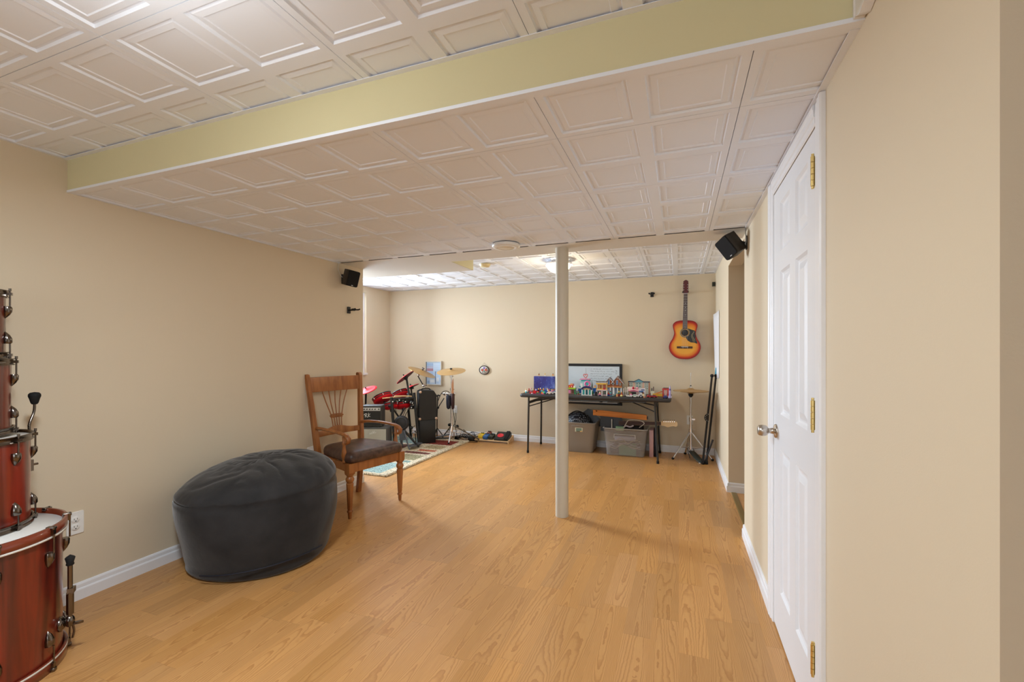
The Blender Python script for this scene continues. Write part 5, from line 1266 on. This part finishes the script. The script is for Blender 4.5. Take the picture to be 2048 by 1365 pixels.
wpart(o, 'base', lambda m: m.box((-.02, -.015, 0), (.02, .015, .05), tm(232, 226, 200))); wpart(o, 'panel', lambda m: (m.box((-.012, -.004, .05), (-.002, .004, .085), tm(*BLK)), m.box((.006, -.004, .05), (.018, .004, .105), tm(110, 84, 76))))
o = toy('toy_slide', 'small teal toy ramp with an orange support in front of the gabled house', 'toy ramp', 1232, 5.45, 0)
wpart(o, 'ramp', lambda m: m.prism([(-.060, .002), (.020, .046), (.026, .042), (-.048, .0)], -.014, .014, tm(120, 180, 176), ax=1)); wpart(o, 'support', lambda m: m.box((.004, -.016, 0), (.022, .016, .034), tm(236, 170, 110))); wpart(o, 'bridge', lambda m: m.box((.02, -.01, .040), (.06, .01, .046), tm(60, 130, 110)))
def figure(label, u, Y, hair, torso, legs, rot=0., cat='toy figure', z=0., group='tiny toy figures on the table'):
    o = MB(); m = o
    m.box((-.0075, -.004, 0), (-.0005, .004, .014), tm(*legs)); m.box((.0005, -.004, 0), (.0075, .004, .014), tm(*legs))
    m.prism([(-.0080, .014), (.0080, .014), (.006, .027), (-.006, .027)], -.004, .004, tm(*torso), ax=1)
    for s_ in (-1, 1): m.tube([(s_*.0065, 0, .025), (s_*.0105, -.001, .020), (s_*.0105, -.005, .015)], .0022, tm(*torso), seg=6)
    m.cyl((0, 0, .027), (0, 0, .036), .0050, tm(244, 200, 120), seg=10); m.lathe([(.0060, .031), (.0064, .036), (.004, .041), (0, .042)], tm(*hair), 10)
    ff = o.build('toy_figure', loc=(PYx(u, Y), Y, TOP+z), rot=rot, label=label, cat=cat, group=group)
    sc_ = 1.0 if z else 1.3
    ff.data.transform(Matrix.Diagonal((sc_, sc_, sc_, 1)))
    return ff
# backdrop box and the heap of small toys at the left end
o = toy('storage_box', 'purple blue box with a night sky print behind the small toys, left of the post', 'toy box', 1091, 5.93, 0)
nm_ = bpy.data.materials.new('night_print'); nm_.use_nodes = True; nt = nm_.node_tree; b = nt.nodes['Principled BSDF']
tc = nt.nodes.new('ShaderNodeTexCoord'); n3 = nt.nodes.new('ShaderNodeTexNoise'); n3.inputs['Scale'].default_value = 9; n3.inputs['Detail'].default_value = 6
mp = nt.nodes.new('ShaderNodeMapping'); mp.inputs['Scale'].default_value = (1, 1, .45)
cr = nt.nodes.new('ShaderNodeValToRGB'); e = cr.color_ramp.elements; e[0].position = .35; e[0].color = (*srgb(62, 52, 118), 1); e[1].position = .72; e[1].color = (*srgb(150, 170, 230), 1); x = e.new(.55); x.color = (*srgb(72, 82, 160), 1)
nt.links.new(tc.outputs['Object'], mp.inputs[0]); nt.links.new(mp.outputs[0], n3.inputs['Vector']); nt.links.new(n3.outputs['Fac'], cr.inputs[0]); nt.links.new(cr.outputs[0], b.inputs['Base Color']); b.inputs['Roughness'].default_value = .3
wpart(o, 'box', lambda m: m.box((-.160, -.03, 0), (.140, .03, .200), nm_))
mb = MB(); random.seed(5)
for k in range(26): mb.sphere((random.uniform(-.15, .13), -.031, random.uniform(.03, .19)), random.uniform(.0012, .003), tm(200, 214, 250), seg=6)
mb.build('printed_stars', o)
figure('tiny dark haired toy figure standing on the purple box, left one', 1078, 5.93, BLK, BRN, TAN, z=.2005); figure('tiny blond toy figure standing on the purple box, middle one', 1090, 5.93, YEL, TAN, WHT, z=.2005); figure('tiny dark haired toy figure standing on the purple box, right one', 1106, 5.93, BLK, ORG, TAN, z=.2005)
names = {RED: 'red', BLU: 'blue', TEA: 'teal', YEL: 'yellow', ORG: 'orange', GRN: 'green', PNK: 'pink', WHT: 'white', BLK: 'black', BRN: 'brown', TAN: 'tan', NAV: 'navy', LIL: 'lilac', GRY: 'grey', LIM: 'lime'}
# figures : (u, Y, hair, torso, legs)
heap = [(1052, 5.55, TAN, WHT, TEA), (1058, 5.62, RED, RED, NAV), (1062, 5.70, PNK, WHT, PNK), (1068, 5.60, BRN, GRN, BLK), (1072, 5.74, BLK, LIL, WHT), (1077, 5.66, YEL, BLK, RED), (1081, 5.76, WHT, RED, BLU), (1084, 5.60, BLK, TEA, BRN),
        (1087, 5.72, YEL, ORG, BRN), (1091, 5.64, BRN, BLK, BLK), (1095, 5.72, TAN, WHT, BLU), (1098, 5.60, RED, ORG, BLK), (1101, 5.70, BLK, BLU, WHT), (1104, 5.60, YEL, PNK, LIL), (1108, 5.72, BLK, RED, NAV), (1109, 5.62, BRN, BLU, BLK)]
for k, (u, Y, a, b_, c_) in enumerate(heap):
    figure('toy figure with %s hair, %s top, %s legs in the crowd left of post' % (names[a], names[b_], names[c_]), u, Y, a, b_, c_, rot=random.uniform(-.6, .6), group='crowd of tiny toy figures left of the post')
heap2 = [(1217, 5.50, BRN, RED, BLU), (1221, 5.60, BLK, TEA, RED), (1238, 5.62, YEL, GRN, RED), (1243, 5.50, ORG, RED, BLK), (1262, 5.50, BLK, PNK, WHT), (1287, 5.50, BRN, TAN, TAN), (1157, 5.50, BLK, GRN, BRN), (1200, 5.43, TAN, PNK, NAV)]
for (u, Y, a, b_, c_) in heap2:
    figure('toy figure with %s hair, %s top, %s legs among the toy houses' % (names[a], names[b_], names[c_]), u, Y, a, b_, c_, rot=random.uniform(-.6, .6), group='tiny toy figures among the toy houses')
def brick(label, u, Y, w, d, h, c_, rot, shape='brick', z=0.):
    m = MB()
    if shape == 'brick': m.box((-w/2, -d/2, 0), (w/2, d/2, h), tm(*c_)); studs(m, -w/2+.001, w/2-.001, -d/2+.001, d/2-.001, h, tm(*c_))
    elif shape == 'ball': m.sphere((0, 0, h/2), h/2, tm(*c_))
    elif shape == 'tree': m.cyl((0, 0, 0), (0, 0, h*.4), .003, tm(*BRN)); m.lathe([(w*.5, h*.3), (w*.35, h*.6), (w*.4, h*.62), (0, h)], tm(*c_), 10)
    elif shape == 'plate': m.box((-w/2, -d/2, 0), (w/2, d/2, .003), tm(*c_)); studs(m, -w/2+.001, w/2-.001, -d/2+.001, d/2-.001, .003, tm(*c_), .012)
    return m.build({'brick': 'toy_brick', 'ball': 'toy_ball', 'tree': 'toy_tree', 'plate': 'toy_base_plate'}[shape], loc=(PYx(u, Y), Y, TOP+z), rot=rot, label=label, cat={'brick': 'toy brick', 'ball': 'toy ball', 'tree': 'toy tree', 'plate': 'toy base plate'}[shape], group='loose toy bricks and balls on the table')
brick('red toy brick at the left front of the figure crowd', 1063, 5.46, .050, .030, .020, RED, .2); brick('second red toy brick stacked higher behind the front red one', 1070, 5.53, .046, .03, .034, (190, 26, 34), -.2)
brick('small white toy brick at the front edge of the crowd', 1064, 5.42, .020, .012, .012, WHT, .5); brick('green toy brick at the front of the crowd', 1075, 5.43, .030, .016, .020, GRN, .3)
brick('red toy ball at the front of the crowd', 1076, 5.47, .02, .02, .030, (206, 60, 40), 0, 'ball'); brick('green toy ball beside the blue brick', 1088, 5.46, .02, .02, .034, (70, 190, 130), 0, 'ball')
brick('blue toy brick right of the green ball', 1091, 5.52, .036, .026, .052, BLU, .1); brick('orange toy brick in front of the green ball', 1084, 5.43, .018, .016, .026, ORG, .4); brick('pink toy brick beside the orange one', 1086.5, 5.415, .014, .012, .016, PNK, .1)
brick('flat magenta toy base plate under the crowd at the table edge', 1076, 5.405, .17, .018, .003, (150, 40, 120), 0, 'plate'); brick('pale yellow toy ball above the crowd', 1083, 5.80, .02, .02, .030, (240, 216, 150), 0, 'ball', z=.0); brick('tan toy ball at the far left of the crowd', 1049, 5.50, .02, .02, .018, (210, 180, 110), 0, 'ball')
brick('green toy bush beside the lime shop', 1152, 5.50, .022, .02, .026, GRN, 0, 'tree'); brick('pointed toy tree behind the ring shop', 1184, 5.80, .03, .03, .155, (120, 120, 110), 0, 'tree'); brick('black toy brick right of the ring shop', 1192, 5.46, .030, .022, .050, BLK, .2); brick('green toy bush right of the ring shop', 1186, 5.50, .026, .02, .06, GRN, 0, 'tree')
brick('pale yellow toy ball among the columns', 1243, 5.44, .02, .02, .028, (240, 224, 140), 0, 'ball'); brick('red toy brick near the gabled house', 1236, 5.53, .032, .02, .018, (186, 60, 60), .3); brick('dark grey toy brick right of the columns', 1251, 5.46, .04, .02, .014, (60, 64, 60), 0.1); brick('small brown toy brick left of the red cars', 1288.5, 5.42, .022, .016, .014, (190, 130, 90), 0)
brick('teal toy brick in front of the gabled house', 1222, 5.44, .03, .02, .022, (50, 110, 140), .2); brick('white toy brick on the pink cafe side', 1282, 5.52, .03, .02, .044, WHT, 0)

# ================================================================== storage bins under the table
greyb = S('bin_grey', 150, 143, 134, .5); 
gb = thing('storage_bin', 'grey plastic storage bin under the table beside the post', 'storage bin', (-1.215, 5.865, 0))
def bin_shell(o, w0, d0, w1, d1, h, m, th=.004, r=.05, lip=.014):
    mb = MB()
    def ring(w, d, z, rr):
        pts = []
        for qx, qy, a0 in ((1, 1, 0), (-1, 1, 90), (-1, -1, 180), (1, -1, 270)):
            for t in range(6): a = radians(a0+90*t/5); pts.append((qx*(w/2-rr)+rr*cos(a), qy*(d/2-rr)+rr*sin(a), z))
        return pts
    f = lambda t: (w0+(w1-w0)*t, d0+(d1-d0)*t)
    R_ = []
    for t, e in ((0, -.012), (.02, 0), (.30, 0), (.31, .003), (.66, .003), (.68, .012), (.95, .014)): w, d = f(t); R_.append(ring(w+e, d+e, h*t, r))
    w, d = f(1); R_ += [ring(w+lip, d+lip, h*.955, r), ring(w+lip*1.6, d+lip*1.6, h*.96, r), ring(w+lip*1.6, d+lip*1.6, h, r), ring(w, d, h, r)]
    for t in (.95, .68, .3, .02): w, d = f(t); R_.append(ring(w-th*2, d-th*2, h*t+.004, r))
    mb.loft(R_, m, True, True); return mb.build('bin_body', o)
bin_shell(gb, .35, .36, .425, .42, .392, greyb)
mb = MB(); mb.tube([(-.085, -.200, .275), (-.080, -.208, .335), (-.065, -.212, .345), (.065, -.212, .345), (.080, -.208, .335), (.085, -.200, .275)], .006, greyb); mb.build('handle_rim', gb)
mb = MB(); LBL = T0((-.0+.01, -.212, .318)) @ Matrix.Rotation(-.08, 4, 'X'); mb.cbox((0, 0, -.02), (.100, .002, .052), S('label_pale', 206, 204, 176, .5), LBL); mb.cbox((0, -.0012, -.018), (.072, .001, .036), S('label_green', 120, 140, 120, .5), LBL); mb.cbox((.030, -.002, -.038), (.028, .001, .012), tm(236, 196, 120), LBL); mb.cbox((-.008, -.002, -.040), (.05, .001, .006), blackp, LBL)
mb.build('sticker', gb, label='small green and cream sticker')
# black dotted mesh basket and a dark lid leaning in the grey bin
dots = bpy.data.materials.new('dotted_black'); dots.use_nodes = True; nt = dots.node_tree; b = nt.nodes['Principled BSDF']; tc = nt.nodes.new('ShaderNodeTexCoord'); vo = nt.nodes.new('ShaderNodeTexVoronoi'); vo.inputs['Scale'].default_value = 48; vo.inputs['Randomness'].default_value = .25
cr = nt.nodes.new('ShaderNodeValToRGB'); cr.color_ramp.elements[0].position = .28; cr.color_ramp.elements[0].color = (.5, .54, .6, 1); cr.color_ramp.elements[1].position = .36; cr.color_ramp.elements[1].color = (.012, .013, .02, 1)
nt.links.new(tc.outputs['Object'], vo.inputs['Vector']); nt.links.new(vo.outputs['Distance'], cr.inputs[0]); nt.links.new(cr.outputs[0], b.inputs['Base Color'])
db = thing('dotted_basket', 'black basket with pale dots heaped in the grey bin', 'basket', (-1.245, 5.82, .30))
MB().lathe([(.150, .0), (.160, .05), (.158, .10), (.13, .155), (.08, .190), (.0, .205)], dots, 40).build('shell', db)
mb = MB(); mb.torus((0, 0, .06), .162, .008, rubber); mb.tube([(-.155, -.03, .07), (-.12, -.06, .16), (-.02, -.07, .222), (.08, -.06, .195), (.15, -.02, .08)], .008, rubber); mb.build('rim', db)
ld = MB(); lid_m = S('smoky_lid', 74, 72, 72, .3)
ld.prism([(-.02, 0), (.20, .0), (.16, .10), (.05, .215), (0, .225), (-.10, .15)], -.003, .003, lid_m, ax=1, T=Matrix.Rotation(-.18, 4, 'X')); ld.tube([(-.1, -.006, .15), (0, -.006, .228), (.05, -.006, .218), (.16, -.004, .10), (.20, 0, .0)], .0035, S('lid_edge', 140, 136, 130, .4), T=Matrix.Rotation(-.18, 4, 'X'), spline=False)
ld.build('bin_lid', loc=(-1.16, 5.99, .30), label='smoky dark plastic lid leaning upright in the grey bin', cat='lid')
# clear bin
clr = bpy.data.materials.new('clear_plastic'); clr.use_nodes = True; nt = clr.node_tree; nt.nodes.clear()
o_ = nt.nodes.new('ShaderNodeOutputMaterial'); m1 = nt.nodes.new('ShaderNodeMixShader'); tr = nt.nodes.new('ShaderNodeBsdfTransparent'); df = nt.nodes.new('ShaderNodeBsdfPrincipled'); df.inputs['Base Color'].default_value = (.66, .64, .62, 1); df.inputs['Roughness'].default_value = .22
m1.inputs[0].default_value = .25; nt.links.new(tr.outputs[0], m1.inputs[1]); nt.links.new(df.outputs[0], m1.inputs[2]); nt.links.new(m1.outputs[0], o_.inputs['Surface'])
cb = thing('storage_bin', 'clear plastic storage bin full of cables under the right end of the table', 'storage bin', (-.628, 5.835, 0))
bin_shell(cb, .46, .36, .52, .40, .350, clr)
rr_ = [(x*.535/2, y*.415/2) for x, y in ((-1, -1), (1, -1), (1, 1), (-1, 1))]
rm = MB(); edge_m = S('clear_bin_rim', 196, 192, 186, .3)
for k in range(4):
    a_, b_ = rr_[k], rr_[(k+1) % 4]; a2_ = (a_[0]*.93+b_[0]*.07, a_[1]*.93+b_[1]*.07); b2_ = (b_[0]*.93+a_[0]*.07, b_[1]*.93+a_[1]*.07)
    c2_ = rr_[(k+2) % 4]; nx_ = (b_[0]*.93+c2_[0]*.07, b_[1]*.93+c2_[1]*.07)
    rm.tube([(*a2_, .345), (*b2_, .345), (*nx_, .345)], .0052, edge_m, seg=6, spline=False)
rm.build('rim', cb)
mb = MB(); mb.tube([(-.13, -.199, .23), (-.125, -.205, .268), (-.11, -.206, .275), (.11, -.206, .275), (.125, -.205, .268), (.13, -.199, .23)], .004, S('clear_edge', 190, 186, 180, .3)); mb.build('handle_rim', cb)
MB().box((-.105, -.004, 0), (.105, .004, .150), S('green_card', 96, 140, 116, .6)).build('green_folder', loc=(-.600, 5.685, .012), label='green cardboard folder standing inside the clear bin', cat='folder')
MB().rbox((0, 0, 0), (.26, .10, .05), .02, S('pale_lilac_box', 188, 190, 214, .4)).build('plastic_case', loc=(-.63, 5.73, .215), rot=.05, label='pale lilac plastic case seen through the clear bin', cat='case')
MB().rbox((0, 0, .05), (.36, .22, .10), .03, S('dark_bundle', 70, 64, 72, .8)).build('cloth_bundle', loc=(-.64, 5.84, .012), label='dark grey bundle at the bottom of the clear bin', cat='bundle')
MB().rbox((0, 0, .04), (.40, .20, .08), .03, S('black_bundle', 20, 20, 24, .8)).build('bag', loc=(-.62, 5.88, .29), label='black bag bulging from the top of the clear bin', cat='bag')
MB().rbox((0, 0, 0), (.10, .08, .05), .01, S('pale_green_pack', 150, 190, 150, .5)).build('pack', loc=(-.70, 5.74, .335), rot=.2, label='pale green packet at the rim of the clear bin', cat='packet')
MB().tube([(-.05, 0, 0), (-.02, .01, .02), (.03, 0, .012), (.07, .01, .03)], .010, S('pale_cloth', 196, 190, 200, .7)).build('cloth_strip', loc=(-.60, 5.71, .352), label='pale crumpled strip on the rim of the clear bin', cat='cloth')
random.seed(21)
for k in range(7):
    z0 = random.uniform(.12, .2); pts = [(-.82+i*.075, 5.672+random.uniform(-.004, .012), z0+random.uniform(-.035, .03)) for i in range(6)]
    cable('loose_cable', pts, .004, [S('cable_lilac_grey', 176, 168, 182, .5), S('cable_beige', 190, 176, 156, .5), S('cable_dark', 80, 74, 76, .5)][k % 3], ('lilac grey', 'beige', 'dark grey')[k % 3]+' loose cable seen through the wall of the clear bin', group=('lilac grey', 'beige', 'dark grey')[k % 3]+' cables inside the clear bin')
cable('loose_cable', [(-.46, 5.72, .36), (-.40, 5.70, .42), (-.47, 5.69, .455), (-.58, 5.70, .45), (-.62, 5.70, .40), (-.64, 5.70, .36)], .0055, S('cable_white', 206, 198, 186, .5), 'pale looped cable on top of the clear bin')
wd = thing('wooden_board', 'orange stained wooden board lying across the two bins', 'board', (-.70, 5.73, .440), -.02)
MB().prism([(-.335, .045), (.33, .018), (.33, .078), (.30, .082), (-.22, .112), (-.335, .114)], -.014, .014, orangew, ax=1).build('plank', wd, bevel=.003)
MB().sphere((-.29, -.014, .100), .008, dark, sc=(1.3, .3, .8)).build('knot', wd); MB().cbox((.338, .0, .045), (.012, .024, .036), darkg).build('end_bracket', wd)
MB().cyl((0, 0, 0), (0, 0, .11), .005, S('white_rod', 224, 220, 210, .4)).build('white_rod', loc=(PYx(1223.7, 5.70), 5.70, .34), label='thin white rod standing up behind the rim of the clear bin', cat='rod')
MB().rbox((0, 0, .165), (.05, .24, .33), .008, S('pink_foam', 196, 158, 160, .6)).build('pink_case', loc=(-.318, 5.86, 0), label='flat pink case standing right of the clear bin', cat='case')
MB().rbox((0, 0, .17), (.028, .26, .34), .006, S('dark_navy_board', 30, 30, 42, .6)).build('dark_case', loc=(-.272, 5.90, 0), label='flat dark case standing between pink case and table leg', cat='case')
# electric guitar neck sticking out of the clear bin
eg = thing('electric_guitar', 'electric guitar lying in the clear bin, pale headstock sticking out right', 'guitar'); eg.matrix_world = frame((-.665, 5.76, .400), (1, -.02, .045), (0, -1, .1))
nk = MB(); nk.loft([[(0, -.028, -.012), (0, .028, -.012), (0, .028, .008), (0, -.028, .008)], [(.46, -.022, -.012), (.46, .022, -.012), (.46, .022, .008), (.46, -.022, .008)]], mapl, False, True)
nk.build('neck', eg); MB().loft([[(-.05, -.027, .008), (-.05, .027, .008), (-.05, .027, .013), (-.05, -.027, .013)], [(.46, -.020, .008), (.46, .020, .008), (.46, .020, .013), (.46, -.020, .013)]], rosew, False, True).build('fretboard', eg)
hs_ = MB(); hs_.prism([(.46, -.022), (.50, -.030), (.54, -.046), (.565, -.036), (.60, -.030), (.635, -.040), (.652, -.020), (.650, .012), (.625, .030), (.56, .036), (.49, .034), (.46, .022)], -.012, .002, mapl, ax=2); hs_.build('headstock', eg, bevel=.002)
for k in range(6): MB().cyl((.495+k*.024, .022, .002), (.495+k*.024, .022, .010), .004, chrome).cyl((.495+k*.024, .034, -.005), (.495+k*.024, .046, -.005), .003, darkg).build('tuning_peg', eg)
MB().prism([(-.28, -.10), (-.10, -.13), (-.03, -.07), (.0, -.03), (.0, .03), (-.03, .08), (-.12, .10), (-.28, .09)], -.02, .012, S('guitar_body_black', 24, 24, 28, .3), ax=2).build('body', eg, bevel=.006)

# ================================================================== hi-hat stand
HC_ = Vector((.137, 5.85, 0)); hh_ = thing('hi_hat_stand', 'hi-hat cymbals on a chrome tripod stand right of the table', 'cymbal stand', HC_)
zc = .822
cymbal_mesh(.206, T=T0((0, 0, zc+.004))).build('top_cymbal', hh_, label='upper bronze hi-hat cymbal')
cymbal_mesh(.206, T=T0((0, 0, zc-.002)) @ Matrix.Rotation(pi, 4, 'X')).build('bottom_cymbal', hh_, label='lower bronze hi-hat cymbal')
mb = MB(); mb.cyl((0, 0, zc), (0, 0, 1.045), .0032, chrome); mb.cyl((0, 0, zc+.035), (0, 0, zc+.060), .012, chrome); mb.cyl((0, 0, zc+.060), (0, 0, zc+.072), .008, rubber); mb.build('pull_rod', hh_)
mb = MB(); mb.cyl((0, 0, .12), (0, 0, .48), .0145, chrome); mb.cyl((0, 0, .48), (0, 0, zc-.055), .0105, chrome); mb.lathe([(.012, -.075), (.026, -.055), (.030, -.045), (.030, -.038), (.016, -.034)], rubber, 20, T0((0, 0, zc))); mb.cyl((0, 0, .455), (0, 0, .50), .020, chrome); mb.cbox((.028, -.01, .478), (.04, .01, .018), chrome); mb.build('pole', hh_)
for (fx, fy) in ((-.067-HC_.x, 5.70-HC_.y), (.375-HC_.x, 5.78-HC_.y), (.075-HC_.x, 6.045-HC_.y)):
    mb = MB(); f_ = Vector((fx, fy, .014)); dd = f_.normalized(); side = Vector((-dd.y, dd.x, 0)).normalized()*.011
    for s_ in (-1, 1): mb.cyl(Vector((0, 0, .335))+side*s_, f_+side*s_*.4, .005, chrome)
    q = Vector((0, 0, .335))*.42+f_*.58; mb.cyl((0, 0, .130), q, .006, chrome); mb.sphere(f_, .017, rubber, sc=(1, 1, .8)); mb.sphere(q, .010, chrome); mb.build('leg', hh_)
mb = MB(); mb.cyl((0, 0, .31), (0, 0, .36), .022, chrome); mb.cyl((0, 0, .11), (0, 0, .145), .020, chrome); mb.cyl((.026, 0, .345), (.05, -.01, .352), .006, chrome); mb.build('tripod_hub', hh_)
mb = MB(); PT2 = Matrix.Rotation(radians(-62), 4, 'Z')
rings = []
for t, w, z in ((0, .030, .085), (.15, .040, .075), (.5, .042, .040), (.8, .040, .018), (1, .030, .012)): x = .005+.255*t; rings.append([(x, -w, z), (x, w, z), (x, w, z+.008), (x, -w, z+.008)])
mb.loft(rings, S('pedal_plate', 70, 76, 72, .4, metal=.3), True, True, PT2); mb.rbox((.22, 0, .006), (.10, .085, .012), .02, chrome, PT2); mb.tube([(.0, 0, .12), (.0, 0, .095)], .004, blackm, spline=False); mb.cyl((-.04, -.0, .12), (-.012, -.055, .010), .004, blackm); mb.cyl((.03, .0, .12), (.055, -.02, .010), .004, blackm)
mb.build('foot_pedal', hh_)

# ================================================================== folded black keyboard stand leaning in the corner
kx = thing('folded_stand', 'folded black metal stand leaning in the right corner beside the hi-hat', 'stand', (.285, 5.61, 0))
def kp(u, v, Y): return Vector((PYx(u, Y)-.285, Y-5.61, PYz(u, v, Y)))
sqm = S('stand_black', 26, 22, 24, .4)
def bar(m, a, b_, w=.013):
    m.cyl(a, b_, w, sqm, seg=4, smooth=False)
for (a, b_) in (((1424, 752, 5.80), (1405.5, 927, 5.60)), ((1432, 752, 5.83), (1412.5, 928, 5.62))):
    mb = MB(); bar(mb, kp(*a), kp(*b_)); e_ = kp(*a); mb.sphere(e_, .021, rubber); f_ = kp(*b_); mb.rbox(f_+Vector((0, 0, .022-f_.z+.0)), (.034, .08, .040), .008, rubber); mb.build('frame_bar', kx)
mb = MB(); q = kp(1418, 836, 5.68); mb.lathe([(.052, -.006), (.052, .006)], sqm, 28, frame(q, (1, 0, 0), (.3, -.95, 0)), a0=pi/2, a1=3*pi/2)
for k in range(6): a = radians(105+k*30); p_ = frame(q, (1, 0, 0), (.3, -.95, 0)) @ Vector((.042*cos(a), .042*sin(a), .0075)); mb.sphere(p_, .0045, silver)
mb.build('ratchet_plate', kx)
mb = MB(); mb.cyl(kp(1426, 880, 5.64), kp(1411, 920, 5.60), .010, sqm); mb.build('lower_tube', kx)
mb = MB(); mb.box((-.012, -.004, 0), (.010, .004, .085), tm(96, 178, 206)); mb.build('blue_tag', kx, loc=kp(1431.5, 750, 5.83), rot=(0, .12, 0), label='light blue tag at the top')
